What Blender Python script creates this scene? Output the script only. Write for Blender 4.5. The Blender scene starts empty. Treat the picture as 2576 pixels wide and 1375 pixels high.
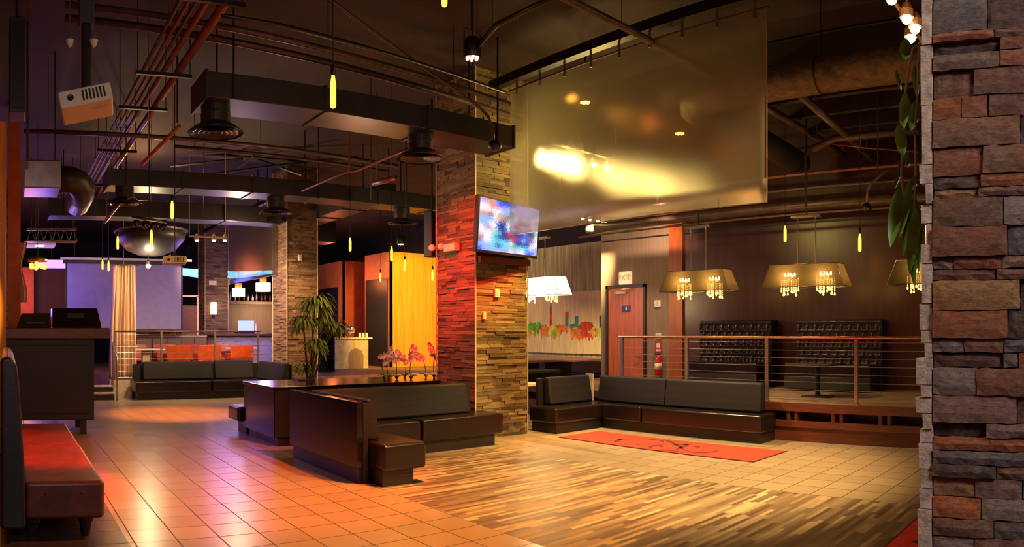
import bpy, math, random
from mathutils import Vector, Matrix
from math import sin, cos, tan, pi, radians
# The room's axes: +Y runs down the long side of the room, +X towards the raised booths.
F, VX, HY, EH = 1780.0, 17.0, 835.0, 1.6      # px per radian, column of +Y, horizon row, eye height
S = bpy.context.scene
COL = S.collection
def az(x): return (x-VX)/F
def G(x, y, z=0.0):
    d = (EH-z)*F/(y-HY); a = az(x); return Vector((d*sin(a), d*cos(a), z))
def PX(x, y, X):
    a = az(x); d = X/sin(a); return Vector((X, d*cos(a), EH+d*(HY-y)/F))
def PY(x, y, Y):
    a = az(x); d = Y/cos(a); return Vector((d*sin(a), Y, EH+d*(HY-y)/F))
def PD(x, y, d):
    a = az(x); return Vector((d*sin(a), d*cos(a), EH+d*(HY-y)/F))

# ---------------------------------------------------------------- materials
def lin(c):
    r = []
    for v in c[:3]:
        v = v/255.0; r.append(v/12.92 if v <= .04045 else ((v+.055)/1.055)**2.4)
    return (r[0], r[1], r[2], 1.0)
class NT:
    def __init__(s, name):
        s.m = bpy.data.materials.new(name); s.m.use_nodes = True
        s.t = s.m.node_tree; s.n = s.t.nodes; s.l = s.t.links
        s.b = s.n['Principled BSDF']; s.out = s.n['Material Output']
    def new(s, typ, **kw):
        n = s.n.new(typ)
        for k, v in kw.items(): setattr(n, k, v)
        return n
    def link(s, a, b): s.l.new(a, b)
    def math(s, op, a, b=None, c=None):
        n = s.new('ShaderNodeMath', operation=op)
        for i, v in enumerate((a, b, c)):
            if v is None: continue
            if isinstance(v, (int, float)): n.inputs[i].default_value = v
            else: s.link(v, n.inputs[i])
        return n.outputs[0]
    def ramp(s, fac, stops, const=False):
        n = s.new('ShaderNodeValToRGB'); s.link(fac, n.inputs[0]); e = n.color_ramp.elements
        if const: n.color_ramp.interpolation = 'CONSTANT'
        while len(e) < len(stops): e.new(0.5)
        for i, (p, c) in enumerate(stops): e[i].position = p; e[i].color = lin(c)
        return n.outputs[0]
    def mix(s, fac, a, b, typ='MIX'):
        n = s.new('ShaderNodeMix', data_type='RGBA', blend_type=typ)
        for i, v in ((0, fac), (6, a), (7, b)):
            if isinstance(v, (int, float)): n.inputs[i].default_value = v
            elif isinstance(v, tuple): n.inputs[i].default_value = v
            else: s.link(v, n.inputs[i])
        return n.outputs[2]
    def obj(s, scale=None):
        c = s.new('ShaderNodeTexCoord').outputs['Object']
        if scale:
            mp = s.new('ShaderNodeMapping'); mp.inputs['Scale'].default_value = scale
            s.link(c, mp.inputs[0]); return mp.outputs[0]
        return c
    def noise(s, vec, scale, detail=3, rough=.55):
        n = s.new('ShaderNodeTexNoise'); n.inputs['Scale'].default_value = scale
        n.inputs['Detail'].default_value = detail; n.inputs['Roughness'].default_value = rough
        if vec is not None: s.link(vec, n.inputs[0])
        return n.outputs[0]
    def bump(s, h, strength=.3, dist=.01):
        n = s.new('ShaderNodeBump'); n.inputs['Strength'].default_value = strength
        n.inputs['Distance'].default_value = dist; s.link(h, n.inputs['Height'])
        s.link(n.outputs[0], s.b.inputs['Normal'])
    def set(s, **kw):
        for k, v in kw.items():
            i = s.b.inputs[k]
            if isinstance(v, (int, float, tuple)): i.default_value = v
            else: s.link(v, i)
        return s
def plain(name, c, rough=.5, metal=0.0, var=.12, nscale=6.0, bump=0.0, bscale=60.0, stretch=None, coat=0.0):
    t = NT(name)
    v = t.obj(stretch)
    nz = t.noise(v, nscale)
    lo = tuple(max(0, q*(1-var)) for q in c); hi = tuple(min(255, q*(1+var)) for q in c)
    t.set(**{'Base Color': t.ramp(nz, [(.3, lo), (.7, hi)]), 'Roughness': rough, 'Metallic': metal})
    if coat: t.set(**{'Coat Weight': coat, 'Coat Roughness': .12})
    if bump: t.bump(t.noise(v, bscale), bump, .004)
    return t.m
def glow(name, c, strength, base=(10, 10, 10)):
    t = NT(name)
    t.set(**{'Base Color': lin(base), 'Emission Color': lin(c), 'Emission Strength': float(strength), 'Roughness': .4})
    return t.m
def wood(name, c1, c2, rough=.4, stretch=(6, 6, .5), scale=3.0, coat=0.0):
    t = NT(name)
    v = t.obj(stretch)
    a = t.noise(v, scale, 6, .6)
    t.set(**{'Base Color': t.ramp(a, [(.3, c1), (.7, c2)]), 'Roughness': rough})
    if coat: t.set(**{'Coat Weight': coat, 'Coat Roughness': .1})
    return t.m
def rnd_cells(t, u, v, cw, ch, off=7.3):
    """random value per plank: rows of height ch along v, planks of length cw along u shifted per row"""
    row = t.math('FLOOR', t.math('DIVIDE', v, ch))
    wn = t.new('ShaderNodeTexWhiteNoise', noise_dimensions='1D'); t.link(t.math('ADD', row, off), wn.inputs['W'])
    uu = t.math('ADD', t.math('DIVIDE', u, cw), t.math('MULTIPLY', wn.outputs[0], 9.0))
    cell = t.math('FLOOR', uu)
    cb = t.new('ShaderNodeCombineXYZ'); t.link(row, cb.inputs[0]); t.link(cell, cb.inputs[1])
    w2 = t.new('ShaderNodeTexWhiteNoise', noise_dimensions='2D'); t.link(cb.outputs[0], w2.inputs[0])
    return w2.outputs[0]
M = {}
def mk():
    # glazed floor tile, 33.5 cm grid
    for nm, c, gr in (('tile', (168, 146, 120), (56, 40, 32)), ('tile_dark', (66, 56, 54), (30, 26, 25))):
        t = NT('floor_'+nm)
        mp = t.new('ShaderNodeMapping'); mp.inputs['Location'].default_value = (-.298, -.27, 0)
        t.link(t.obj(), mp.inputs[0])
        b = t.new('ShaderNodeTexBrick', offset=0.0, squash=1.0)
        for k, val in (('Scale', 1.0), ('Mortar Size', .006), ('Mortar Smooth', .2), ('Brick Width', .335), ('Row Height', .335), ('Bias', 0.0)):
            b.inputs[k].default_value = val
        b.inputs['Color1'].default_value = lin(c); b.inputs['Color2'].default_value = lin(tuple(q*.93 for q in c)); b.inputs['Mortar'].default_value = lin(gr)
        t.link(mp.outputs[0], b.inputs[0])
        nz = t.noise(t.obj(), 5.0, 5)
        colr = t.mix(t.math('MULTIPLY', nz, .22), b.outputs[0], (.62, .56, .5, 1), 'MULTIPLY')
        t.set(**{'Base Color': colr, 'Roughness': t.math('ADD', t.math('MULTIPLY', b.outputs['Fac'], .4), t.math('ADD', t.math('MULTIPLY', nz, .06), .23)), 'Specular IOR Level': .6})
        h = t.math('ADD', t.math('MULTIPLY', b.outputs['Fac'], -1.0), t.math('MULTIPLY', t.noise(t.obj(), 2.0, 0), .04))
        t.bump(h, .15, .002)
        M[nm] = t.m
    # strip wood floor, strips run along X
    t = NT('strip_wood_floor')
    sp = t.new('ShaderNodeSeparateXYZ'); t.link(t.obj(), sp.inputs[0])
    r1 = rnd_cells(t, sp.outputs[0], sp.outputs[1], .46, .045)
    r2 = rnd_cells(t, sp.outputs[0], sp.outputs[1], .9, .11, 31.7)
    g = t.noise(t.obj((3, 60, 1)), 2.0, 5)
    k = t.math('ADD', t.math('ADD', t.math('MULTIPLY', r1, .74), t.math('MULTIPLY', r2, .16)), t.math('MULTIPLY', g, .16))
    t.set(**{'Base Color': t.ramp(k, [(.1, (84, 66, 52)), (.35, (112, 92, 74)), (.6, (136, 114, 90)), (.8, (158, 134, 102)), (.95, (192, 166, 126))]),
             'Roughness': t.math('ADD', t.math('MULTIPLY', r1, .15), .38)})
    t.bump(k, .25, .003)
    M['woodfloor'] = t.m
    # ledger stone cladding, a colour for each stone
    for nm, stops in (('ledger', [(0, (66, 48, 38)), (.16, (104, 84, 58)), (.33, (158, 132, 92)), (.48, (116, 102, 86)), (.6, (142, 112, 74)), (.74, (168, 146, 108)), (.88, (104, 76, 58)), (1, (188, 166, 120))]),
                      ('ledger_far', [(0, (84, 60, 48)), (.2, (126, 98, 76)), (.4, (158, 126, 96)), (.6, (110, 86, 70)), (.8, (150, 112, 80)), (1, (172, 146, 116))])):
        t = NT(nm+'_stone')
        gi = t.new('ShaderNodeNewGeometry')
        c = t.ramp(gi.outputs['Random Per Island'], stops)
        n1 = t.noise(t.obj((1, 1, 3)), 14.0, 6, .7)
        c2 = t.mix(t.math('MULTIPLY', n1, .75), c, (.03, .02, .016, 1))
        t.set(**{'Base Color': c2, 'Roughness': .75})
        t.bump(n1, .8, .02)
        M[nm] = t.m
    t = NT('near_ledger_stone')
    at = t.new('ShaderNodeAttribute', attribute_name='stone_colour')
    n1 = t.noise(t.obj(), 26.0, 8, .7); n2 = t.noise(t.obj((1, 1, 2.2)), 60.0, 6, .75); n3 = t.noise(t.obj(), 11.0, 4)
    c = t.mix(t.ramp(n1, [(.42, (0, 0, 0)), (.72, (255, 255, 255))]), at.outputs[0], t.mix(.6, at.outputs[0], lin((150, 128, 116))))
    c = t.mix(t.ramp(n3, [(.44, (0, 0, 0)), (.66, (200, 200, 200))]), c, t.mix(.5, at.outputs[0], lin((120, 66, 38))))
    c = t.mix(t.ramp(n2, [(.32, (225, 225, 225)), (.54, (0, 0, 0))]), c, lin((30, 24, 26)))
    n4 = t.noise(t.obj(), 38.0, 10, .8); c = t.mix(t.ramp(n4, [(.6, (0, 0, 0)), (.72, (190, 190, 190))]), c, lin((190, 160, 140)))
    t.set(**{'Base Color': c, 'Roughness': .62, 'Specular IOR Level': .45})
    n5 = t.noise(t.obj((1, 1, 5)), 30.0, 8, .75); c5 = t.mix(t.ramp(n5, [(.5, (0, 0, 0)), (.7, (150, 150, 150))]), c, lin((44, 40, 46))); t.set(**{'Base Color': c5})
    t.bump(t.math('ADD', t.math('MULTIPLY', n2, 1.0), t.math('MULTIPLY', n5, .8)), .8, .006)
    M['nearstone'] = t.m
    M['sawn'] = plain('sawn_stone_end', (160, 150, 142), .8, var=.2, nscale=40, bump=.5, bscale=150)
    M['core'] = plain('dark_mortar', (30, 24, 22), .9)
    # upholstery and joinery
    M['leather'] = plain('black_leather', (23, 14, 16), .25, var=.15, nscale=3, bump=.15, bscale=90)
    M['leather_dark'] = plain('worn_black_leather', (34, 32, 36), .4, var=.2, nscale=4, bump=.25, bscale=35)
    M['redlit_leather'] = plain('seat_leather', (92, 48, 42), .38, var=.2, nscale=8, bump=.35, bscale=30)  # red light on the black seat is partly put into this colour
    t = NT('dotted_charcoal_fabric')
    vr = t.new('ShaderNodeTexVoronoi'); vr.inputs['Scale'].default_value = 55.0; vr.inputs['Randomness'].default_value = 0.0
    t.link(t.obj(), vr.inputs[0])
    t.set(**{'Base Color': t.ramp(vr.outputs['Distance'], [(.2, (33, 29, 40)), (.5, (25, 22, 31))]), 'Roughness': .65, 'Specular IOR Level': .3})
    t.bump(vr.outputs['Distance'], .25, .004)
    M['fabric'] = t.m
    M['gloss'] = wood('polished_dark_panel', (13, 7, 9), (24, 12, 14), .18, (1, 1, 8), 3.0, .2)
    M['black'] = plain('black_paint', (20, 16, 17), .5)
    M['blackwood'] = wood('black_wood', (17, 16, 20), (28, 26, 31), .5, (1, 1, 9), 4)
    M['counter'] = wood('brown_counter_wood', (70, 42, 40), (112, 74, 68), .4, (2, 2, 12), 4)
    M['kick'] = plain('dark_kick_board', (30, 22, 24), .4)
    M['steel'] = plain('brushed_steel', (165, 150, 155), .3, .85, var=.08)
    M['bronze'] = plain('copper_rail', (180, 130, 110), .3, .85, var=.08)
    M['chrome'] = plain('chrome', (210, 205, 200), .15, .95, var=.03)
    M['blackmetal'] = plain('black_metal', (24, 22, 24), .4, .3)
    M['duct'] = plain('painted_duct', (46, 44, 50), .42, .25, var=.15, nscale=3)
    M['pipe'] = plain('painted_pipe', (70, 52, 54), .4, .2, var=.2)
    M['pipe_red'] = plain('reddish_pipe', (104, 54, 48), .4, .2, var=.2)  # red light on the sprinkler pipes is put into this colour
    M['pipe_tan'] = plain('tan_pipe', (86, 68, 54), .4, .3, var=.2)
    t = NT('foil_insulation')
    n = t.noise(t.obj((2, 1, 1)), 9.0, 6, .7)
    t.set(**{'Base Color': t.ramp(n, [(.3, (74, 62, 52)), (.7, (132, 110, 88))]), 'Roughness': .38, 'Metallic': .6}); t.bump(n, .9, .03); M['foil'] = t.m
    M['deck'] = plain('dark_ceiling_deck', (40, 27, 25), .8, var=.35, nscale=1.2, bump=.3, bscale=8)
    M['greywall'] = plain('taupe_wall', (128, 108, 94), .7, var=.07, nscale=2.5, stretch=(8, 8, .6))
    M['darkwall'] = plain('dark_brown_veneer_wall', (66, 38, 36), .3, var=.12, nscale=2.0, stretch=(5, 5, .3))
    M['orangepost'] = wood('orange_stained_wood', (128, 62, 24), (166, 84, 30), .4, (3, 3, .5), 3)
    M['curtainwall'] = plain('pale_green_panel_wall', (164, 156, 126), .65, var=.2, nscale=2.5, stretch=(7, 7, .25))
    M['muralbase'] = plain('cream_mural_ground', (214, 192, 158), .6, var=.08, nscale=3, stretch=(6, 6, .5))
    M['bluewall'] = plain('night_blue_wall', (30, 28, 50), .8)
    M['orangewall'] = plain('burnt_orange_wall', (176, 84, 48), .6, var=.08)
    M['yellowwall'] = plain('ochre_panel_wall', (222, 150, 44), .5, var=.13, nscale=3, stretch=(7, 7, .2))
    M['peach'] = plain('peach_wall', (196, 118, 84), .6, var=.05)
    M['doorwood'] = wood('mahogany_door', (150, 74, 42), (200, 108, 64), .32, (9, 9, .5), 2.5)
    M['doorframe'] = plain('dark_door_frame', (40, 30, 30), .4)
    M['carpet'] = plain('brown_platform_floor', (112, 92, 76), .65, var=.2, nscale=5)
    M['stagewood'] = wood('reddish_step_wood', (74, 34, 25), (108, 54, 37), .45, (2, .6, 5), 4)
    M['red'] = plain('red_carpet', (214, 46, 22), .85, var=.12, nscale=14, bump=.4, bscale=300)
    M['rugmark'] = plain('rug_ink', (84, 12, 14), .85)
    M['white'] = plain('white_plastic', (214, 204, 188), .45, var=.03)
    M['cream'] = plain('cream_metal', (190, 172, 150), .45)
    M['leaf'] = plain('leaf_green', (84, 128, 40), .42, var=.4, nscale=9)
    M['leaf_pale'] = plain('palm_green', (128, 150, 62), .5, var=.35, nscale=6)
    M['stem'] = plain('brown_stem', (96, 66, 42), .7)
    M['petal'] = plain('orchid_petal', (240, 216, 204), .5, var=.1)
    M['orange'] = plain('orange_leather', (196, 78, 34), .4, var=.1)
    M['drape'] = plain('cream_drape', (216, 184, 158), .8, var=.08, nscale=2, stretch=(8, 8, .4))
    M['screen'] = plain('projection_screen', (158, 150, 178), .8, var=.03)
    M['slats'] = wood('slatted_wood', (92, 56, 42), (124, 80, 60), .5, (1, 1, 20), 4)
    M['redpaint'] = plain('red_enamel', (170, 22, 18), .3)
    M['extlabel'] = plain('extinguisher_label', (226, 210, 180), .6)
    M['blue'] = plain('blue_sign', (34, 56, 128), .4)
    M['tealpaint'] = plain('teal_paint', (60, 130, 140), .6)
    M['mgreen'] = plain('mural_green', (84, 150, 44), .6, var=.4, nscale=8)
    M['mlime'] = plain('mural_lime', (170, 184, 60), .6, var=.3, nscale=8)
    M['morange'] = plain('mural_orange', (214, 112, 40), .6, var=.3, nscale=8)
    M['mred'] = plain('mural_red', (178, 56, 40), .6, var=.3, nscale=8)
    M['mgold'] = plain('mural_gold', (206, 158, 66), .6, var=.3, nscale=8)
    M['bottle'] = plain('amber_bottle', (110, 60, 24), .15)
    M['bottle_clear'] = plain('pale_bottle', (190, 190, 170), .15)
    M['glass_white'] = plain('white_glass', (236, 230, 214), .3, var=.02)
    # lights that glow
    M['edison'] = glow('edison_glass', (255, 176, 56), 2.6)
    M['filament'] = glow('edison_filament', (255, 226, 130), 30.0)
    M['lamp_warm'] = glow('warm_lamp', (255, 226, 150), 30.0)
    M['lamp_soft'] = glow('soft_shade_glow', (255, 226, 160), 3.2, (200, 190, 160))
    M['led_red'] = glow('red_led', (255, 90, 60), 26.0)
    M['led_amber'] = glow('amber_led', (255, 170, 60), 22.0)
    M['led_orange'] = glow('orange_led', (255, 120, 50), 16.0)
    M['led_cyan'] = glow('cyan_led', (120, 220, 255), 2.2)
    M['led_violet'] = glow('violet_led', (190, 120, 255), 2.2)
    M['till'] = glow('till_screen', (150, 160, 255), 1.6)
    M['exit_face'] = glow('exit_face', (255, 196, 150), .7, (220, 200, 180))
    M['exit_letters'] = glow('exit_letters', (255, 96, 30), 1.2)
    t = NT('television_picture')
    at = t.new('ShaderNodeAttribute', attribute_name='picture')
    n = t.noise(t.obj(), 22.0, 3)
    cc = t.mix(.12, at.outputs[0], t.mix(n, (.3, .35, .6, 1), (1, 1, 1, 1)), 'MULTIPLY')
    t.set(**{'Base Color': (0.01, .01, .01, 1), 'Emission Color': cc, 'Emission Strength': .95, 'Roughness': .2}); M['tv'] = t.m
    # sheer scrim: woven gauze, part see-through
    t = NT('sheer_grey_gauze')
    tr = t.new('ShaderNodeBsdfTransparent'); df = t.new('ShaderNodeBsdfDiffuse'); tl = t.new('ShaderNodeBsdfTranslucent')
    for nd, c in ((df, (150, 140, 125)), (tl, (235, 225, 195))): nd.inputs[0].default_value = lin(c)
    m1 = t.new('ShaderNodeMixShader'); m1.inputs[0].default_value = .62; t.link(df.outputs[0], m1.inputs[1]); t.link(tl.outputs[0], m1.inputs[2])
    rf = t.new('ShaderNodeBsdfRefraction'); rf.inputs['Color'].default_value = (.95, .92, .84, 1); rf.inputs['Roughness'].default_value = .42; rf.inputs['IOR'].default_value = 1.4
    m3 = t.new('ShaderNodeMixShader'); m3.inputs[0].default_value = .32; t.link(m1.outputs[0], m3.inputs[2]); t.link(rf.outputs[0], m3.inputs[1])
    m2 = t.new('ShaderNodeMixShader'); m2.inputs[0].default_value = .48; t.link(tr.outputs[0], m2.inputs[1]); t.link(m3.outputs[0], m2.inputs[2])
    t.link(m2.outputs[0], t.out.inputs[0]); M['gauze'] = t.m
    t = NT('smoky_organza_shade')
    tr = t.new('ShaderNodeBsdfTransparent'); tr.inputs[0].default_value = (.8, .72, .58, 1); tl = t.new('ShaderNodeBsdfTranslucent'); tl.inputs[0].default_value = lin((160, 142, 108))
    df = t.new('ShaderNodeBsdfDiffuse'); df.inputs[0].default_value = lin((60, 54, 46))
    m1 = t.new('ShaderNodeMixShader'); t.link(df.outputs[0], m1.inputs[1]); t.link(tl.outputs[0], m1.inputs[2])
    sw = t.noise(t.obj((3, 60, .4)), 1.5, 2)
    m2 = t.new('ShaderNodeMixShader'); t.link(t.math('ADD', t.math('MULTIPLY', sw, .5), .2), m2.inputs[0]); t.link(tr.outputs[0], m2.inputs[1]); t.link(m1.outputs[0], m2.inputs[2])
    t.link(m2.outputs[0], t.out.inputs[0]); M['organza'] = t.m
    t = NT('crystal_glass'); t.set(**{'Base Color': lin((255, 240, 205)), 'Roughness': .08, 'Transmission Weight': .6, 'Emission Color': lin((255, 220, 140)), 'Emission Strength': .5}); M['crystal'] = t.m
mk()

# ---------------------------------------------------------------- mesh builder
class MB:
    def __init__(s): s.v = []; s.f = []; s.m = []; s.c = []
    def add(s, vs, fs, m=0, col=None):
        n = len(s.v); s.v += [tuple(v) for v in vs]
        for f in fs: s.f.append([i+n for i in f]); s.m.append(m); s.c.append(col)
        return s
    def box(s, x0, x1, y0, y1, z0, z1, m=0, col=None):
        vs = [(x, y, z) for z in (z0, z1) for y in (y0, y1) for x in (x0, x1)]
        return s.add(vs, [(0, 2, 3, 1), (4, 5, 7, 6), (0, 1, 5, 4), (2, 6, 7, 3), (0, 4, 6, 2), (1, 3, 7, 5)], m, col)
    def hexa(s, b, t, m=0, col=None):
        """b, t: four points each, bottom and top, counter-clockwise from above"""
        return s.add(list(b)+list(t), [(3, 2, 1, 0), (4, 5, 6, 7)]+[(i, (i+1) % 4, (i+1) % 4+4, i+4) for i in range(4)], m, col)
    def prism(s, pts, axis, a0, a1, m=0):
        """pts: 2-D outline in the two other axes, extruded along axis from a0 to a1"""
        def P(p, a):
            return {'x': (a, p[0], p[1]), 'y': (p[0], a, p[1]), 'z': (p[0], p[1], a)}[axis]
        n = len(pts)
        return s.add([P(p, a0) for p in pts]+[P(p, a1) for p in pts], [list(range(n))[::-1], list(range(n, 2*n))]+[(i, (i+1) % n, (i+1) % n+n, i+n) for i in range(n)], m)
    def tube(s, path, r, n=8, m=0, closed=False):
        path = [Vector(p) for p in path]; k = len(path); rings = []; up = None
        rr = r if isinstance(r, (list, tuple)) else [r]*k
        for i, p in enumerate(path):
            if closed: d = path[(i+1) % k]-path[i-1]
            else: d = path[min(i+1, k-1)]-path[max(i-1, 0)]
            d.normalize()
            if up is None or abs(d.dot(up)) > .95: up = Vector((0, 0, 1)) if abs(d.z) < .9 else Vector((1, 0, 0))
            a = d.cross(up).normalized(); b = a.cross(d).normalized(); up = b
            rings.append([p+a*(rr[i]*cos(2*pi*j/n))+b*(rr[i]*sin(2*pi*j/n)) for j in range(n)])
        vs = [v for R in rings for v in R]; fs = []
        for i in range(k if closed else k-1):
            q = (i+1) % k
            for j in range(n): fs.append((i*n+j, i*n+(j+1) % n, q*n+(j+1) % n, q*n+j))
        if not closed: fs += [list(range(n))[::-1], [(k-1)*n+j for j in range(n)]]
        return s.add(vs, fs, m)
    def lathe(s, c, prof, n=20, m=0, cap=True):
        cx, cy, cz = c; vs = []; fs = []
        for r, z in prof:
            for j in range(n): vs.append((cx+r*cos(2*pi*j/n), cy+r*sin(2*pi*j/n), cz+z))
        for i in range(len(prof)-1):
            for j in range(n): fs.append((i*n+j, i*n+(j+1) % n, (i+1)*n+(j+1) % n, (i+1)*n+j))
        if cap: fs += [list(range(n))[::-1], [(len(prof)-1)*n+j for j in range(n)]]
        return s.add(vs, fs, m)
    def ball(s, c, r, n=10, m=0, sz=1.0):
        prof = [(r*sin(pi*i/n)+1e-5, -r*sz*cos(pi*i/n)) for i in range(n+1)]
        return s.lathe(c, prof, n+4, m, False)
    def grid(s, fn, nu, nv, m=0, closed=False):
        vs = [fn(i/nu, j/nv) for j in range(nv+1) for i in range(nu+1)]
        return s.add(vs, [(j*(nu+1)+i, j*(nu+1)+i+1, (j+1)*(nu+1)+i+1, (j+1)*(nu+1)+i) for j in range(nv) for i in range(nu)], m)
    def sheet(s, fn, nu, nv, th, m=0):
        """a grid with thickness th (offset vector or callable)"""
        n = len(s.v); s.grid(fn, nu, nv, m)
        top = [Vector(p) for p in s.v[n:]]; W = nu+1
        off = Vector(th); k = len(s.v); s.v += [tuple(p+off) for p in top]
        for j in range(nv):
            for i in range(nu):
                a = k+j*W+i; s.f.append([a, a+W, a+W+1, a+1]); s.m.append(m); s.c.append(None)
        edge = [i for i in range(W)]+[j*W+nu for j in range(1, nv+1)]+[nv*W+i for i in range(nu-1, -1, -1)]+[j*W for j in range(nv-1, 0, -1)]
        for a, b in zip(edge, edge[1:]+edge[:1]): s.f.append([n+b, n+a, k+a, k+b]); s.m.append(m); s.c.append(None)
        return s
    def build(s, name, mats, parent=None, bevel=0.0, smooth=False, seg=2, attr=None, loc=None):
        if not isinstance(mats, (list, tuple)): mats = [mats]
        if parent is not None: base = Vector(BASE[parent.name])
        elif loc is not None: base = Vector(loc)
        else:
            xs, ys, zs = zip(*s.v); base = Vector(((min(xs)+max(xs))/2, (min(ys)+max(ys))/2, min(zs)))
        me = bpy.data.meshes.new(name)
        me.from_pydata([(x-base.x, y-base.y, z-base.z) for x, y, z in s.v], [], s.f)
        for q in mats: me.materials.append(M[q] if isinstance(q, str) else q)
        me.polygons.foreach_set('material_index', s.m)
        if smooth: me.polygons.foreach_set('use_smooth', [True]*len(s.f))
        if attr:
            ca = me.color_attributes.new(attr, 'FLOAT_COLOR', 'CORNER'); i = 0
            for p, c in zip(me.polygons, s.c):
                for li in p.loop_indices: ca.data[li].color = lin(c or (100, 100, 100))
        me.update()
        o = bpy.data.objects.new(name, me); COL.objects.link(o)
        if parent is not None: o.parent = parent
        else: o.location = base
        BASE[o.name] = tuple(base)
        if bevel:
            b = o.modifiers.new('soft_edges', 'BEVEL'); b.width = bevel; b.segments = seg; b.limit_method = 'ANGLE'
            if seg > 1:
                me.polygons.foreach_set('use_smooth', [True]*len(s.f))
                w = o.modifiers.new('weighted', 'WEIGHTED_NORMAL'); w.keep_sharp = False
        return o
BASE = {}
def B(x0, x1, y0, y1, z0, z1, m=0): return MB().box(x0, x1, y0, y1, z0, z1, m)
def T(path, r, n=8): return MB().tube(path, r, n)
def tag(o, label=None, cat=None, group=None, kind=None):
    if label: o['label'] = label
    if cat: o['category'] = cat
    if group: o['group'] = group
    if kind: o['kind'] = kind
    return o
def thing(name, label, cat, loc, group=None):
    o = bpy.data.objects.new(name, None); COL.objects.link(o); o.location = loc; o.empty_display_size = .1
    BASE[o.name] = tuple(loc); return tag(o, label, cat, group)
def struct(name, mb, mats, **kw): return tag(mb.build(name, mats, **kw), kind='structure')
def dup(o, loc, rz=0.0, label=None, group=None):
    def cp(a, par):
        c = a.copy(); COL.objects.link(c); c.parent = par
        for ch in list(a.children): cp(ch, c)
        return c
    r = cp(o, None); r.location = loc; r.rotation_euler = (0, 0, rz)
    if label: r['label'] = label
    if group: r['group'] = group
    return r
def light(kind, loc, power, color, size=.1, target=None, spot=60, blend=.5, name='light'):
    L = bpy.data.lights.new(name, kind); L.energy = power; L.color = lin(color)[:3]
    if kind == 'SPOT': L.spot_size = radians(spot); L.spot_blend = blend; L.shadow_soft_size = size
    elif kind == 'POINT': L.shadow_soft_size = size
    elif kind == 'AREA': L.size = size
    o = bpy.data.objects.new(name, L); COL.objects.link(o); o.location = loc
    if target is not None:
        o.rotation_euler = (Vector(target)-Vector(loc)).to_track_quat('-Z', 'Y').to_euler()
    return o
# ================================================================ THE SETTING
ZC = 5.55            # ceiling deck
XL, XR, YN, YF = -1.6, 12.1, -1.2, 31.0
fl = MB()
fl.box(.92, 3.648, YN-2, 17.1, -.1, 0, 0)
fl.box(3.648, 6.328, YN-2, 1.0, -.1, 0, 0); fl.box(3.648, 6.328, 1.0, 7.64, -.1, 0, 1); fl.box(3.648, 6.328, 7.64, 17.1, -.1, 0, 0)
fl.box(6.328, 9.33, YN-2, 17.1, -.1, 0, 0); fl.box(9.33, 14.6, 10.9, 17.1, -.1, 0, 0)
fl.box(-1.8, .92, YN-2, 17.1, -.1, 0, 2)  # this side of the floor has a darker tile colour
fl.box(-1.8, 14.6, 17.1, YF+.1, -.1, 0, 0)
struct('floor', fl, ['tile', 'woodfloor', 'tile_dark'], loc=(0, 0, 0))
cl = MB(); cl.box(-2.2, 15.2, -3.2, YF+.2, ZC, ZC+.1)
struct('ceiling', cl, 'deck')
struct('wall_right', B(XR, XR+.2, -3.2, 8.53, 0, ZC), 'darkwall')
struct('trim_1', B(XR-.02, XR, -3.0, 8.53, 3.655, 3.69), 'black')
struct('wall_door', B(XR, XR+.2, 8.88, 10.84, 0, ZC).box(XR+.2, 14.7, 10.74, 10.84, 0, ZC), 'greywall')
struct('trim_2', B(XR-.012, XR, 8.88, 10.84, 3.655, 3.68), 'kick')
struct('trim_3', B(XR-.05, XR+.2, 8.53, 8.88, 0, ZC), 'orangepost')
struct('wall_mural', B(14.6, 14.8, 10.84, 20.6, 0, 4.12), 'curtainwall')
struct('wall_mural_upper', B(14.55, 14.8, 10.84, 20.6, 4.12, ZC), 'black')
struct('wall_right_rear', B(14.6, 14.8, 20.6, YF, 0, ZC), 'bluewall')
struct('wall_far', B(-2, 15, YF, YF+.2, 0, ZC), 'bluewall')
struct('wall_left', B(-1.9, -1.7, -3.2, YF, 0, ZC), 'orangewall')
# raised platforms
pl = B(9.33, 12.1, -1.6, 10.84, .435, .56, 1).box(9.36, 12.1, -1.6, 10.84, .545, .562, 0)
pl.box(9.30, 9.40, -1.6, 10.84, .21, .30, 1).box(9.34, 9.42, -1.6, 10.84, 0, .21, 1)
pl.box(9.62, 12.1, -1.6, 10.84, 0, .435, 2)
y = -1.2
while y < 10.8:
    pl.box(9.36, 9.62, y, y+.05, .30, .435, 1).box(9.36, 9.62, y+.13, y+.18, .30, .435, 1); y += .72
struct('trim_platform', pl, ['carpet', 'stagewood', 'black'])
pf = B(2.55, 14.6, 17.1, YF, .0, .41, 0).box(2.5, 14.6, 17.06, 17.1, 0, .42, 1)
struct('floor_rear_platform', pf, ['carpet', 'cream'])
st = thing('platform_steps', 'two small steps up to the rear platform beside the drape', 'steps', (2.2, 16.4, 0))
B(1.95, 2.53, 16.5, 17.1, 0, .14).build('step', 'kick', st); B(1.95, 2.53, 16.8, 17.1, .14, .29).build('step', 'kick', st)
B(1.93, 2.54, 16.46, 16.8, .14, .165).build('tread', 'cream', st); B(1.93, 2.54, 16.76, 17.1, .29, .315).build('tread', 'cream', st)

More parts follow.
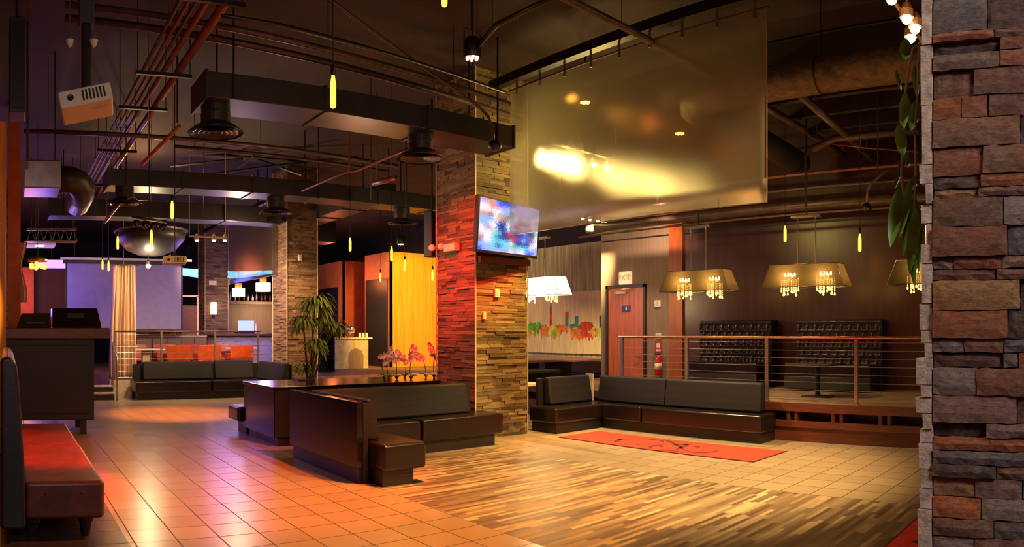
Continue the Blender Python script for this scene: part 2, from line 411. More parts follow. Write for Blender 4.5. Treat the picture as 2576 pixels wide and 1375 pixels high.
# ---------------------------------------------------------------- stone pillars
def ledger(mb, side, fx, a0, a1, z0, z1, rows, lens, pr, seed):
    R = random.Random(seed); z = z0
    while z < z1-.01:
        h = min(R.uniform(*rows), z1-z); a = a0
        while a < a1-.005:
            L = R.uniform(*lens)
            if a+L > a1-.06: L = a1-a
            p = R.uniform(*pr); g = .0015
            if side == '-x': mb.box(fx-p, fx+.01, a+g, a+L-g, z+g, z+h-g)
            if side == '+x': mb.box(fx-.01, fx+p, a+g, a+L-g, z+g, z+h-g)
            if side == '-y': mb.box(a+g, a+L-g, fx-p, fx+.01, z+g, z+h-g)
            if side == '+y': mb.box(a+g, a+L-g, fx-.01, fx+p, z+g, z+h-g)
            a += L
        z += h
    return mb
def pillar(x0, x1, y0, y1, z0, z1, label, mat, seed):
    t = thing('stone_pillar', label, 'pillar', (x0, y0, z0))
    B(x0+.03, x1-.03, y0+.03, y1-.03, z0, z1).build('core', 'core', t)
    mb = MB()
    for sd, fx, a0, a1 in (('-x', x0+.03, y0, y1), ('-y', y0+.03, x0, x1), ('+x', x1-.03, y0, y1), ('+y', y1-.03, x0, x1)):
        ledger(mb, sd, fx, a0+.012, a1-.012, z0, z1, (.03, .062), (.12, .4), (.006, .03), seed); seed += 1
    mb.build('stone_cladding', mat, t)
    cn = MB()
    for cx, cy in ((x0, y0), (x1, y0), (x0, y1), (x1, y1)): cn.box(cx-.008, cx+.008, cy-.008, cy+.008, z0, z1)
    cn.build('corner_trim', 'cream', t)
    return t
pillar(6.46, 7.5, 8.28, 9.3, 0, ZC, 'wide ledger-stone pillar carrying the television', 'ledger', 11)
pillar(6.46, 7.26, 15.45, 16.37, 0, ZC, 'middle ledger-stone pillar behind the palm, right of the rear sofa', 'ledger_far', 31)
pillar(6.46, 7.26, 22.45, 23.3, .41, ZC, 'farthest ledger-stone pillar, with a glowing wall sconce', 'ledger_far', 51)

# near pillar with its large split stones, face at X=1.6
def nz(y): return EH+1.657*(HY-y)/F
XN = 1.6
def ny(x): return XN/tan(az(x))
ns = thing('stone_pillar', 'nearest stone pillar at the right edge, rust and slate blocks', 'pillar', (1.65, .2, 0))
RUST, ORNG, SLATE, GREY, BROWN, MAR, TAN, PINK, DARK = (128, 70, 46), (160, 86, 36), (78, 80, 92), (124, 118, 118), (108, 80, 64), (94, 58, 52), (164, 128, 78), (116, 92, 90), (56, 50, 54)
ROWS = [(0, 86, [(2345, 2482, SLATE, .0), (2482, 2576, DARK, -.004)]), (86, 109, [(2345, 2500, RUST, .004), (2500, 2576, MAR, 0)]),
 (109, 140, [(2345, 2516, DARK, -.012), (2516, 2576, RUST, .006)]), (140, 181, [(2345, 2516, PINK, .004), (2516, 2576, RUST, .006)]),
 (181, 247, [(2345, 2448, MAR, -.008), (2448, 2576, MAR, .003)]), (247, 302, [(2345, 2418, ORNG, .0), (2418, 2484, RUST, .002), (2484, 2576, MAR, 0)]),
 (302, 374, [(2345, 2566, BROWN, .005), (2566, 2640, DARK, -.01)]), (374, 444, [(2345, 2472, RUST, -.002), (2472, 2640, BROWN, .007)]),
 (444, 475, [(2345, 2466, DARK, -.006), (2466, 2640, ORNG, .003)]), (475, 500, [(2345, 2460, TAN, -.01), (2460, 2640, MAR, .002)]),
 (500, 572, [(2345, 2524, BROWN, .002), (2524, 2640, GREY, .003)]), (572, 647, [(2345, 2534, RUST, .01), (2534, 2640, SLATE, -.004)]),
 (647, 678, [(2345, 2396, GREY, -.004), (2396, 2521, RUST, 0), (2521, 2640, BROWN, .002)]), (678, 706, [(2345, 2506, MAR, -.003), (2506, 2640, MAR, .003)]),
 (706, 781, [(2345, 2565, TAN, .005), (2565, 2640, DARK, -.01)]), (781, 851, [(2345, 2535, ORNG, .009), (2535, 2640, DARK, 0)]),
 (851, 886, [(2345, 2424, GREY, 0), (2424, 2525, BROWN, .001), (2525, 2640, SLATE, .002)]), (886, 923, [(2345, 2523, MAR, -.008), (2523, 2560, SLATE, .002), (2560, 2640, RUST, 0)]),
 (923, 992, [(2345, 2456, GREY, .004), (2456, 2640, RUST, .008)]), (992, 1061, [(2345, 2558, PINK, .003), (2558, 2640, BROWN, -.003)]),
 (1061, 1097, [(2345, 2480, DARK, -.016), (2480, 2640, PINK, .002)]), (1097, 1131, [(2345, 2640, ORNG, -.003)]),
 (1131, 1165, [(2345, 2640, SLATE, .006)]), (1165, 1198, [(2345, 2506, DARK, .009), (2506, 2640, BROWN, .003)]),
 (1198, 1246, [(2345, 2452, TAN, -.003), (2452, 2572, PINK, .001), (2572, 2640, DARK, 0)]), (1246, 1300, [(2345, 2468, ORNG, .002), (2468, 2640, GREY, .004)]),
 (1300, 1346, [(2345, 2500, BROWN, .004), (2500, 2640, SLATE, .002)]), (1346, 1400, [(2345, 2450, GREY, 0), (2450, 2640, MAR, .003)])]
mb = MB(); R = random.Random(5)
def rough_stone(mb, y0, y1, z0, z1, front, col, R):
    n, k = max(2, int(abs(y1-y0)/.02)), max(2, int((z1-z0)/.018))
    def fn(u, v):
        e = 0 if 0 < u < 1 and 0 < v < 1 else .004
        jy = R.uniform(-.0012, .0012); jz = R.uniform(-.0018, .0018)
        return (front+e+R.uniform(-.0010, .0010), y0+(y1-y0)*u+jy, z0+(z1-z0)*v+jz)
    s0 = len(mb.v); f0 = len(mb.f); mb.grid(fn, n, k)
    W = n+1; edge = [i for i in range(W)]+[j*W+n for j in range(1, k+1)]+[k*W+i for i in range(n-1, -1, -1)]+[j*W for j in range(k-1, 0, -1)]
    b = len(mb.v); mb.v += [(1.66, mb.v[s0+i][1], mb.v[s0+i][2]) for i in edge]
    for q in range(len(edge)):
        r = (q+1) % len(edge); mb.f.append([s0+edge[r], s0+edge[q], b+q, b+r]); mb.m.append(0); mb.c.append(None)
    for i in range(f0, len(mb.f)): mb.c[i] = col
def jit(c, R): k = R.uniform(.85, 1.15); return tuple(min(255, v*k) for v in c)
zt, zb = nz(0), nz(1400)
for (ya, yb, stones) in ROWS:
    for (xa, xb, c, p) in stones:
        rough_stone(mb, ny(xb)+.0012, ny(xa)-.0012, nz(yb)+.0012, nz(ya)-.0012, XN-p*.9, jit(c, R), R)
pal = [RUST, ORNG, SLATE, GREY, BROWN, MAR, TAN, PINK, DARK]
def filler(za, zb_, ya, yb):
    z = za
    while z < zb_-.005:
        h = min(R.choice((.032, .05, .065)), zb_-z); y = ya
        while y < yb-.01:
            L = min(R.uniform(.1, .24), yb-y); rough_stone(mb, y+.0012, y+L-.0012, z+.0012, z+h-.0012, XN-R.uniform(-.008, .008), jit(R.choice(pal), R), R); y += L
        z += h
yR = ny(2640)
filler(0, zb, yR, ny(2345)); filler(zt, ZC, yR, ny(2345)); filler(0, ZC, -.55, yR)
mb.build('stone_face', 'nearstone', ns, attr='stone_colour')
B(1.64, 2.5, -.55, .40, 0, ZC).build('core', 'core', ns)
# sawn ends of the veneer on the side that faces away
mb = MB(); segs = [(-60, 110, 2318), (110, 262, 2314), (262, 412, 2318), (412, 460, 2311), (460, 512, 2328), (512, 560, 2315), (560, 612, 2330), (612, 662, 2316), (662, 762, 2318),
 (762, 830, 2311), (830, 862, 2316), (862, 900, 2325), (900, 968, 2304), (968, 1000, 2315), (1000, 1040, 2301), (1040, 1080, 2320), (1080, 1115, 2312), (1115, 1180, 2310), (1180, 1230, 2314), (1230, 1282, 2311), (1282, 1400, 2308)]
def veneer(z0, z1, yend, fr):
    mb.hexa([(fr, ny(2343), z0), (2.5, ny(2343), z0), (2.5, yend-.004, z0), (fr, yend-R.uniform(0, .002), z0)], [(fr, ny(2343), z1), (2.5, ny(2343), z1), (2.5, yend-.004, z1), (fr, yend, z1)])
for ya, yb, x in segs: veneer(nz(yb)+.001, nz(ya)-.001, 1.6/tan(az(x)), 1.603+R.uniform(-.004, .004))
for lo, hi in ((0, nz(1400)), (nz(-60), ZC)):
    z = lo
    while z < hi-.01: h = min(R.uniform(.03, .08), hi-z); veneer(z+.001, z+h-.001, 1.6/tan(az(R.uniform(2305, 2325))), 1.603); z += h
mb.build('sawn_stone_edge', 'sawn', ns)

# ================================================================ NEAR FURNITURE
def cushion(x0, x1, y0, y1, z0, z1): return B(x0, x1, y0, y1, z0, z1)
# --- left booth bench
t = thing('booth_bench', 'black leather booth bench at the lower left with red-lit seat', 'bench', (.3, 7, 0))
fs_ = B(.14, .757, 5.42, 7.18, .16, .452).build('seat', 'redlit_leather', t, bevel=.035, seg=3)
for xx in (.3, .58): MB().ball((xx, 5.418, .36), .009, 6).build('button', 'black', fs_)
B(.14, .75, 7.19, 8.9, .16, .45).build('seat', 'redlit_leather', t, bevel=.035, seg=3)
bk = MB().prism([(-.05, .1), (.145, .1), (.14, .5), (.10, 1.15), (.075, 1.36), (.02, 1.42), (-.05, 1.4)], 'y', 5.36, 8.95)
bk.build('backrest', 'leather_dark', t, bevel=.03, seg=3)
for yy in (5.56, 8.7):
    for xx in (.62, .2): MB().lathe((xx, yy, 0), [(.035, 0), (.05, .1), (.062, .11), (.07, .17)], 12).build('foot', 'black', t, smooth=False)

# --- tall host counter at left
t = thing('host_counter', 'tall dark host counter with thick brown wooden top', 'counter', (.7, 11.5, 0))
B(-.05, 1.366, 11.0, 12.0, .23, 1.5).build('body', 'blackwood', t, bevel=.008, seg=1)
B(-.1, 1.60, 10.9, 12.1, 1.5, 1.665).build('countertop', 'counter', t, bevel=.012, seg=1)
B(.02, 1.28, 10.985, 11.0, .33, 1.4).build('front_panel', 'blackwood', t, bevel=.006, seg=1)
for xx in (1.16, -.02):
    for yy in (11.04, 11.88): B(xx, xx+.09, yy, yy+.09, 0, .23).build('leg', 'black', t)
# equipment on it
p = PY(132, 818, 11.3)
t = thing('terminal_case', 'larger dark slanted equipment case on the host counter', 'case', (1.1, 11.3, 1.665))
MB().hexa([(.72, 11.1, 1.665), (1.50, 11.1, 1.665), (1.50, 11.6, 1.665), (.72, 11.6, 1.665)], [(.72, 11.2, 1.98), (1.44, 11.2, 1.98), (1.44, 11.55, 1.98), (.72, 11.55, 1.98)]).build('case', 'gloss', t, bevel=.01, seg=1)
MB().hexa([(.96, 11.14, 1.82), (1.22, 11.14, 1.82), (1.22, 11.18, 1.82), (.96, 11.18, 1.82)], [(.96, 11.155, 1.90), (1.22, 11.155, 1.90), (1.22, 11.2, 1.90), (.96, 11.2, 1.90)]).build('screen', 'black', t)
t = thing('terminal_case', 'lower black case on the host counter, left of the larger case', 'case', (.45, 11.3, 1.665))
MB().hexa([(.16, 11.1, 1.665), (.70, 11.1, 1.665), (.70, 11.6, 1.665), (.16, 11.6, 1.665)], [(.24, 11.2, 1.90), (.69, 11.2, 1.90), (.69, 11.5, 1.90), (.24, 11.5, 1.90)]).build('case', 'black', t, bevel=.01, seg=1)
B(.3, .6, 11.10, 11.16, 1.73, 1.76).build('handle', 'blackmetal', t)
# --- left post and glowing wall slice
struct('wall_left_pier', B(-.6, -.012, 9.4, 10.8, 0, 4.4), 'yellowwall')
t = thing('brick_pier', 'dark brick strip with red edge boarding at left edge', 'pier', (.1, 12.2, 0))
B(.02, .24, 12.2, 12.5, 0, 5.5).build('board', 'orangewall', t)
ledger(MB(), '-y', 12.2, -.3, .02, 0, 4.2, (.05, .07), (.1, .2), (.01, .03), 77).build('brick_face', 'ledger', t)
# dark loudspeaker high at left
t = thing('column_speaker', 'long black column speaker high in the upper left corner', 'speaker', (.1, 6.6, 3.6))
B(.02, .17, 6.5, 6.8, 3.62, 4.5).build('cabinet', 'black', t, bevel=.01); B(.03, .16, 6.49, 6.5, 3.66, 4.46).build('grille', 'blackmetal', t)
T([(.095, 6.65, 4.5), (.095, 6.65, ZC)], .012).build('hanger', 'blackmetal', t)
tag(T([PY(70, 400, 9.0), (PY(70, 400, 9).x, 9.0, ZC-.01)], .02).build('conduit', 'pipe'), 'thin vertical conduit beside the black column speaker at upper left', 'conduit')

# --- near L-shaped sofa in the middle
t = thing('sectional_sofa', 'near black L-shaped sofa with glossy end panel and cube seat', 'sofa', (4.5, 7.4, 0))
B(3.52, 3.60, 6.53, 8.33, .17, .87).build('end_panel', 'gloss', t, bevel=.006, seg=1)
B(3.56, 3.60, 6.56, 8.3, 0, .17).build('kick_board', 'kick', t)
B(3.60, 3.66, 6.53, 8.2, 0, .85).build('end_frame', 'black', t)
MB().prism([(3.66, .46), (3.82, .45), (3.80, .62), (3.745, .84), (3.70, .89), (3.66, .88)], 'y', 6.56, 8.0).build('back_cushion', 'fabric', t, bevel=.02, seg=3)
B(3.67, 4.20, 6.22, 6.84, .165, .445).build('seat', 'leather', t, bevel=.04, seg=4)
B(3.67, 4.20, 6.86, 7.66, .165, .445).build('seat', 'leather', t, bevel=.04, seg=4)
B(3.70, 4.08, 6.3, 7.8, 0, .17).build('base', 'kick', t)
B(3.67, 5.10, 7.68, 8.16, .165, .445).build('seat', 'leather', t, bevel=.035, seg=4)
B(5.125, 6.5, 7.68, 8.2, .165, .45).build('seat', 'leather', t, bevel=.035, seg=4)
B(4.0, 6.4, 7.76, 8.2, 0, .17).build('base', 'kick', t)
def backs(mbx, x0, x1, yf, z0, z1, lean=.09, th=.17):
    return mbx.hexa([(x0, yf, z0), (x1, yf, z0), (x1, yf+th, z0), (x0, yf+th, z0)], [(x0, yf+lean, z1), (x1-.03, yf+lean, z1), (x1-.03, yf+th, z1), (x0, yf+th, z1)])
backs(MB(), 3.83, 6.2, 8.03, .45, .87).build('back_cushion', 'fabric', t, bevel=.035, seg=4)
B(3.60, 6.3, 8.2, 8.26, 0, .83).build('back_panel', 'black', t)
tag(B(4.06, 4.2, 6.28, 6.42, 0, .008).build('floor_patch', 'blackmetal'), 'small thin dark patch on the floor beside the cube seat of the near sofa', 'floor outlet')  # thin dark slab laid flat on the floor
# --- long planter wall behind it
t = thing('planter_wall', 'long low black planter wall with polished end behind the near sofa', 'planter', (5, 9.8, 0))
B(3.64, 6.42, 9.15, 10.42, .13, .80).box(6.42, 7.4, 9.36, 10.42, .13, .80).build('body', 'blackwood', t, bevel=.006, seg=1)
B(3.625, 3.64, 9.15, 10.42, .13, .80).build('end_panel', 'gloss', t)
B(3.70, 6.42, 9.19, 10.38, 0, .13).build('kick_board', 'kick', t)
B(3.61, 6.43, 9.13, 10.44, .80, .84).box(6.43, 7.42, 9.35, 10.44, .80, .84).build('top_board', 'gloss', t, bevel=.005, seg=1)
t = thing('banquette', 'low bench end showing just left behind the planter wall', 'bench', (4.4, 10.8, 0))
B(3.55, 6.2, 10.48, 11.0, .2, .43).build('seat', 'leather', t, bevel=.04, seg=3); B(3.7, 6.1, 10.5, 10.9, 0, .2).build('base', 'kick', t)

# --- right-hand L-shaped sofa
t = thing('sectional_sofa', 'long low L-shaped black sofa along the right platform behind the red rug', 'sofa', (8.9, 6.6, 0))
B(8.78, 9.27, 4.86, 7.02, .16, .41).build('seat', 'leather', t, bevel=.03, seg=4)
B(8.78, 9.27, 7.045, 7.85, .16, .41).build('seat', 'leather', t, bevel=.03, seg=4)
B(7.72, 9.2, 7.87, 8.5, .16, .41).build('seat', 'leather', t, bevel=.045, seg=4)
B(8.87, 9.28, 4.9, 7.9, 0, .17).build('base', 'kick', t); B(7.8, 9.2, 7.94, 8.5, 0, .17).build('base', 'kick', t)
def backx(x0, x1, y0, y1, z0, z1, lean=.06):
    return MB().hexa([(x0, y0, z0), (x1, y0, z0), (x1, y1, z0), (x0, y1, z0)], [(x0+lean, y0, z1), (x1, y0, z1), (x1, y1, z1), (x0+lean, y1, z1)])
backx(9.06, 9.25, 5.03, 6.78, .42, .85).build('back_cushion', 'fabric', t, bevel=.03, seg=3)
backx(9.06, 9.25, 6.79, 8.22, .42, .85).build('back_cushion', 'fabric', t, bevel=.03, seg=3)
backs(MB(), 8.0, 9.02, 8.26, .42, .86, .07, .18).build('back_cushion', 'fabric', t, bevel=.03, seg=3)
B(7.9, 9.25, 8.46, 8.52, 0, .84).build('back_panel', 'black', t)
B(9.03, 9.07, 8.3, 8.46, .42, .88).build('corner_post', 'cream', t)
# --- red rugs
def rug(nm, x0, x1, y0, y1, label):
    t = thing(nm, label, 'rug', ((x0+x1)/2, (y0+y1)/2, 0))
    B(x0, x1, y0, y1, .001, .012).build('pile', 'red', t)
    bd = MB().box(x0-.02, x1+.02, y0-.02, y0, .001, .010).box(x0-.02, x1+.02, y1, y1+.02, .001, .010).box(x0-.02, x0, y0, y1, .001, .010).box(x1, x1+.02, y0, y1, .001, .010)
    bd.build('border', 'rugmark', t); return t
t = rug('red_runner_rug', 7.58, 8.45, 4.3, 7.62, 'long red runner rug with a swirling dark monogram before the right sofa')
def stroke(pts, w):
    mb = MB(); P = []
    n = len(pts)
    for i in range(n-1):
        p0, p1, p2, p3 = [Vector(pts[max(0, min(n-1, i+k))]) for k in (-1, 0, 1, 2)]
        for q in range(8):
            u = q/8; P.append(.5*((2*p1)+(p2-p0)*u+(2*p0-5*p1+4*p2-p3)*u*u+(3*p1-p0-3*p2+p3)*u**3))
    P.append(Vector(pts[-1])); L = []; Rr = []
    for i, p in enumerate(P):
        d = (P[min(i+1, len(P)-1)]-P[max(i-1, 0)]); d = Vector((-d.y, d.x)).normalized()*w*(.35+.65*sin(pi*i/(len(P)-1)))
        L.append((p.x+d.x, p.y+d.y, .0125)); Rr.append((p.x-d.x, p.y-d.y, .0125))
    k = len(P); mb.add(L+Rr+[(a, b, .0145) for a, b, _ in L+Rr], [(2*k+i, 2*k+i+1, 3*k+i+1, 3*k+i) for i in range(k-1)]+[(i, i+1, 2*k+i+1, 2*k+i) for i in range(k-1)]+[(k+i, 3*k+i, 3*k+i+1, k+i+1) for i in range(k-1)])
    return mb
mg = MB()
def rp(x, y): g = G(x, y, .012); return (g.x, g.y)
for pts in ([(1545, 1108), (1570, 1104), (1620, 1103), (1660, 1107), (1668, 1112)], [(1545, 1111), (1556, 1107), (1562, 1103)], [(1600, 1118), (1640, 1116), (1668, 1118)],
            [(1635, 1128), (1640, 1121), (1660, 1120), (1665, 1124)], [(1668, 1105), (1690, 1112), (1722, 1132)], [(1700, 1131), (1716, 1124), (1728, 1118), (1716, 1115)],
            [(1690, 1117), (1712, 1118), (1735, 1118)], [(1722, 1132), (1755, 1138), (1790, 1136), (1806, 1132)], [(1745, 1121), (1760, 1125)], [(1650, 1131), (1690, 1133), (1720, 1138)]):
    s_ = stroke([rp(*q) for q in pts], .034); mg.add(s_.v, s_.f)
mg.build('monogram', 'rugmark', t)
t = rug('red_entry_rug', 4.3, 6.2, .7, 1.69, 'red entry mat with dark lettering at lower right by the nearest pillar')
mg = MB()
for i, (x0, y0) in enumerate([(4.9+.2*k, 1.25) for k in range(6)]):
    mg.add(*(lambda s_: (s_.v, s_.f))(stroke([(x0, y0), (x0+.04, y0+.28), (x0+.09, y0)] if i % 2 else [(x0+.1, y0+.28), (x0, y0+.26), (x0+.02, y0), (x0+.1, y0+.02)], .016)))
mg.build('lettering', 'rugmark', t)
# ================================================================ PILLAR FITTINGS
t = thing('television', 'wall television tilted on the stone pillar showing a bright blue-white picture', 'television', (6.7, 8.0, 2.7))
c4 = [PD(1196, 633, 9.85), PD(1352, 651, 11.1), PD(1360, 527, 11.0), PD(1204, 490, 9.72)]   # BL BR TR TL
nrm = (c4[1]-c4[0]).cross(c4[3]-c4[0]).normalized()
if nrm.y > 0: nrm = -nrm
hb = MB(); hb.add(c4+[q-nrm*.055 for q in c4], [(0, 1, 2, 3), (7, 6, 5, 4), (0, 4, 5, 1), (1, 5, 6, 2), (2, 6, 7, 3), (3, 7, 4, 0)]); hb.build('housing', 'black', t)
PICT = ["PTOPBBBDPPPPPP", "WWOOPPLWPPPLPP", "WWWWWLLKPPPLLW", "TOKWTTKGWPWTWP", "LLLWTKTWPKKPWW", "LLWWDDWWRPPPWW", "WPTWDDLWPKPDDG", "WWWGCDRRDDBKKW", "TWWCDDDRRBLBKW", "KWWCCCCWDDDDWW", "LLLCDCCGGCCCWP", "BLLLLLPWPWWBBL"]
PC = dict(W=(232, 226, 240), B=(50, 80, 215), L=(140, 180, 242), P=(165, 150, 236), O=(225, 140, 110), C=(100, 205, 230), D=(26, 62, 140), K=(120, 108, 130), R=(190, 50, 90), T=(196, 160, 145), G=(120, 200, 160))
pm = MB(); NU, NV = 84, 60
def spt(u, v):
    u = .025+.95*u; v = .05+.93*v
    return (c4[0]*(1-u)+c4[1]*u)*(1-v)+(c4[3]*(1-u)+c4[2]*u)*v+nrm*.003
pm.grid(spt, NU, NV); RT = random.Random(3)
pm.c = []
for j in range(NV):
    for i in range(NU):
        gx = min(12.999, max(0, (i+.5)/NU*14-.5+RT.uniform(-.42, .42))); gy = min(10.999, max(0, (1-(j+.5)/NV)*12-.5+RT.uniform(-.36, .36)))
        i0, j0 = int(gx), int(gy); u_, v_ = gx-i0, gy-j0
        cs_ = [PC[PICT[j0+b][i0+a]] for b in (0, 1) for a in (0, 1)]; ww = [(1-u_)*(1-v_), u_*(1-v_), (1-u_)*v_, u_*v_]
        pm.c.append(tuple(sum(w_*q[k] for w_, q in zip(ww, cs_)) for k in range(3)))
pm.build('picture', 'tv', t, attr='picture')
T([(6.85, 8.25, 3.12), (6.8, 8.12, 3.12)], .05).build('bracket', 'blackmetal', t)
tag(B(6.49, 7.49, 8.20, 8.28, 2.63, 2.73).build('shelf_band', 'stagewood'), 'brown wooden ledge band under the television on the pillar', 'ledge')
t = thing('emergency_light', 'twin-head emergency light on the red-lit pillar face', 'emergency light', (6.43, 8.9, 2.78))
a_ = PX(1122, 634, 6.4); b_ = PX(1150, 610, 6.4)
B(6.35, 6.45, b_.y, a_.y, a_.z, b_.z).build('battery_box', 'white', t, bevel=.01, seg=1)
for dy in (.05, .3):
    MB().ball((6.34, a_.y+dy, b_.z-.03+.02*dy), .055, 8).build('lamp_head', 'white', t, smooth=True)
def plate(x, y, plane, v, w, h, label, cat='switch plate', mat='white', nm='switch_plate'):
    p = PX(x, y, v) if plane == 'x' else PY(x, y, v)
    t = thing(nm, label, cat, p)
    if plane == 'x':
        pl_ = B(v-.02, v+.02, p.y-w/2, p.y+w/2, p.z-h/2, p.z+h/2).build('plate', mat, t, bevel=.004, seg=1)
        B(v-.028, v-.02, p.y-w/6, p.y+w/6, p.z-h/4, p.z+h/4).build('button', 'cream', pl_)
    else:
        pl_ = B(p.x-w/2, p.x+w/2, v-.02, v+.02, p.z-h/2, p.z+h/2).build('plate', mat, t, bevel=.004, seg=1)
        B(p.x-w/6, p.x+w/6, v-.028, v-.02, p.z-h/4, p.z+h/4).build('button', 'cream', pl_)
    return t
plate(1250, 737, 'y', 8.27, .09, .13, 'larger white wall plate below the television on the stone pillar')
plate(1218, 793, 'y', 8.27, .05, .11, 'narrow white wall plate, lower of two on the television pillar')
plate(755, 648, 'y', 15.44, .08, .14, 'small white plate high on the middle pillar above the palm')
plate(535, 711, 'y', 22.44, .26, .14, 'white plate on the farthest stone pillar above its sconce')
t = thing('wall_sconce', 'glowing yellow sconce on the farthest stone pillar', 'lamp', PY(538, 775, 22.35))
p = PY(538, 775, 22.35)
B(p.x-.09, p.x+.09, 22.30, 22.44, p.z-.2, p.z+.2).build('shade', 'lamp_soft', t, bevel=.02, seg=2)
B(p.x-.03, p.x+.03, 22.36, 22.46, p.z-.3, p.z-.2).build('bracket', 'blackmetal', t)
t = thing('column_speaker', 'tall black column speaker hung beside the red pillar face', 'speaker', (6.3, 9.4, 2.7))
a_ = PD(1074, 646, 11.9); b_ = PD(1074, 532, 11.9)
sx, sy = a_.x, a_.y
B(sx, sx+.2, sy-.12, sy+.1, a_.z, b_.z).build('cabinet', 'black', t, bevel=.01, seg=1)
B(sx+.01, sx+.19, sy-.135, sy-.12, a_.z+.04, b_.z-.04).build('grille', 'blackmetal', t)
T([(sx+.1, sy, b_.z), (sx+.1, sy, ZC-.01)], .015, 6).build('hanger', 'blackmetal', t)

# ================================================================ RAILINGS
def railing(label, ends, posts, ztop, zb, axis, fixed, mats=('bronze', 'steel')):
    a0, a1 = ends
    P = (lambda a, z: (fixed, a, z)) if axis == 'y' else (lambda a, z: (a, fixed, z))
    t = thing('cable_railing', label, 'railing', P((a0+a1)/2, zb))
    T([P(a0, ztop-.02), P(a1, ztop-.02)], .022, 10).build('handrail', mats[0], t, smooth=True)
    for a in posts:
        x, y, _ = P(a, 0)
        po = B(x-.022, x+.022, y-.028, y+.028, zb, ztop-.03).build('post', mats[1], t)
        B(x-.05, x+.05, y-.05, y+.05, zb, zb+.012).build('base_plate', mats[1], po)
    n = 8
    for k in range(n):
        z = zb+.08+(ztop-zb-.17)*k/(n-1)
        T([P(a0, z), P(a1, z)], .0045, 5).build('cable', mats[1], t)
    return t
railing('steel cable railing with copper handrail along the right platform', (-1.0, 7.98), (7.92, 6.55, 5.08, 3.64, 2.2, .76, -.68), 1.54, .56, 'y', 9.38)
railing('steel cable railing along the rear platform behind the far sofa', (2.62, 6.42), (2.66, 3.81, 5.2, 6.36), 1.64, .41, 'x', 17.16)
t = thing('stair_handrail', 'slanted steel handrail beside the small rear steps', 'handrail', (2.5, 16.6, 0))
T([(2.57, 17.03, 1.35), (2.57, 16.5, 1.1), (2.57, 16.35, 1.0), (2.57, 16.35, .0)], .02, 8).build('rail', 'steel', t, smooth=True)
T([(2.57, 17.03, .0), (2.57, 17.03, 1.32)], .02, 8).build('post', 'steel', t)

# ================================================================ RIGHT PLATFORM
def booth(y0, y1, label):
    t = thing('tufted_booth', label, 'booth', (11.8, (y0+y1)/2, .56), 'tufted booths on the platform')
    W = y1-y0; z0, z1 = .95, 1.83
    def fn(u, v):
        y = y0+.03+(W-.06)*u; z = z0+(z1-.03-z0)*v; d = 0
        py, pz = .17, .15
        for r in range(-1, 8):
            zz = z1-.13-r*pz
            if abs(z-zz) > .12: continue
            off = (r % 2)*py/2
            k = round((y-y0-off)/py); yy = y0+off+k*py
            d += .034*math.exp(-(((y-yy)**2+(z-zz)**2)/.0016))
            # diagonal pleats
            d += .012*math.exp(-(abs(abs(y-yy)/py-abs(z-zz)/pz)*6)**2)*math.exp(-((z-zz)/.07)**2)
        return (11.80+d, y, z)
    MB().grid(fn, 90, 60).build('tufted_back', 'leather', t, smooth=True)
    B(11.82, 12.08, y0, y1, .56, z1).build('back_frame', 'black', t, bevel=.02)
    bt = MB()
    for r in range(5):
        zz = z1-.13-r*.15
        for k in range(int(W/.17)+1):
            yy = y0+(r % 2)*.085+k*.17
            if y0+.05 < yy < y1-.05: bt.ball((11.825, yy, zz), .011, 5)
    tag(bt.build('button', 'black', t), kind='stuff')
    B(11.28, 11.85, y0+.03, y1-.03, .66, 1.04).build('seat', 'leather', t, bevel=.04, seg=3)
    B(11.26, 11.30, y0+.02, y1-.02, .60, .82).build('front_panel', 'leather_dark', t, bevel=.01)
    B(11.35, 11.9, y0+.06, y1-.06, .56, .66).build('base', 'black', t)
    return t
booth(6.30, 7.95, 'tufted black leather booth nearer the mahogany door')
booth(4.10, 5.78, 'tufted black leather booth on the right, behind the pedestal table')
t = thing('pedestal_table', 'low dark pedestal table in front of the right tufted booth', 'table', (10.35, 4.68, .56))
MB().lathe((10.35, 4.68, .56), [(.27, 0), (.27, .012), (.05, .03), (.045, .05)], 24).build('base', 'black', t)
T([(10.35, 4.68, .6), (10.35, 4.68, 1.08)], .04, 12).build('column', 'black', t)
B(10.0, 10.7, 4.33, 5.1, 1.07, 1.10).build('tabletop', 'blackwood', t, bevel=.005, seg=1)

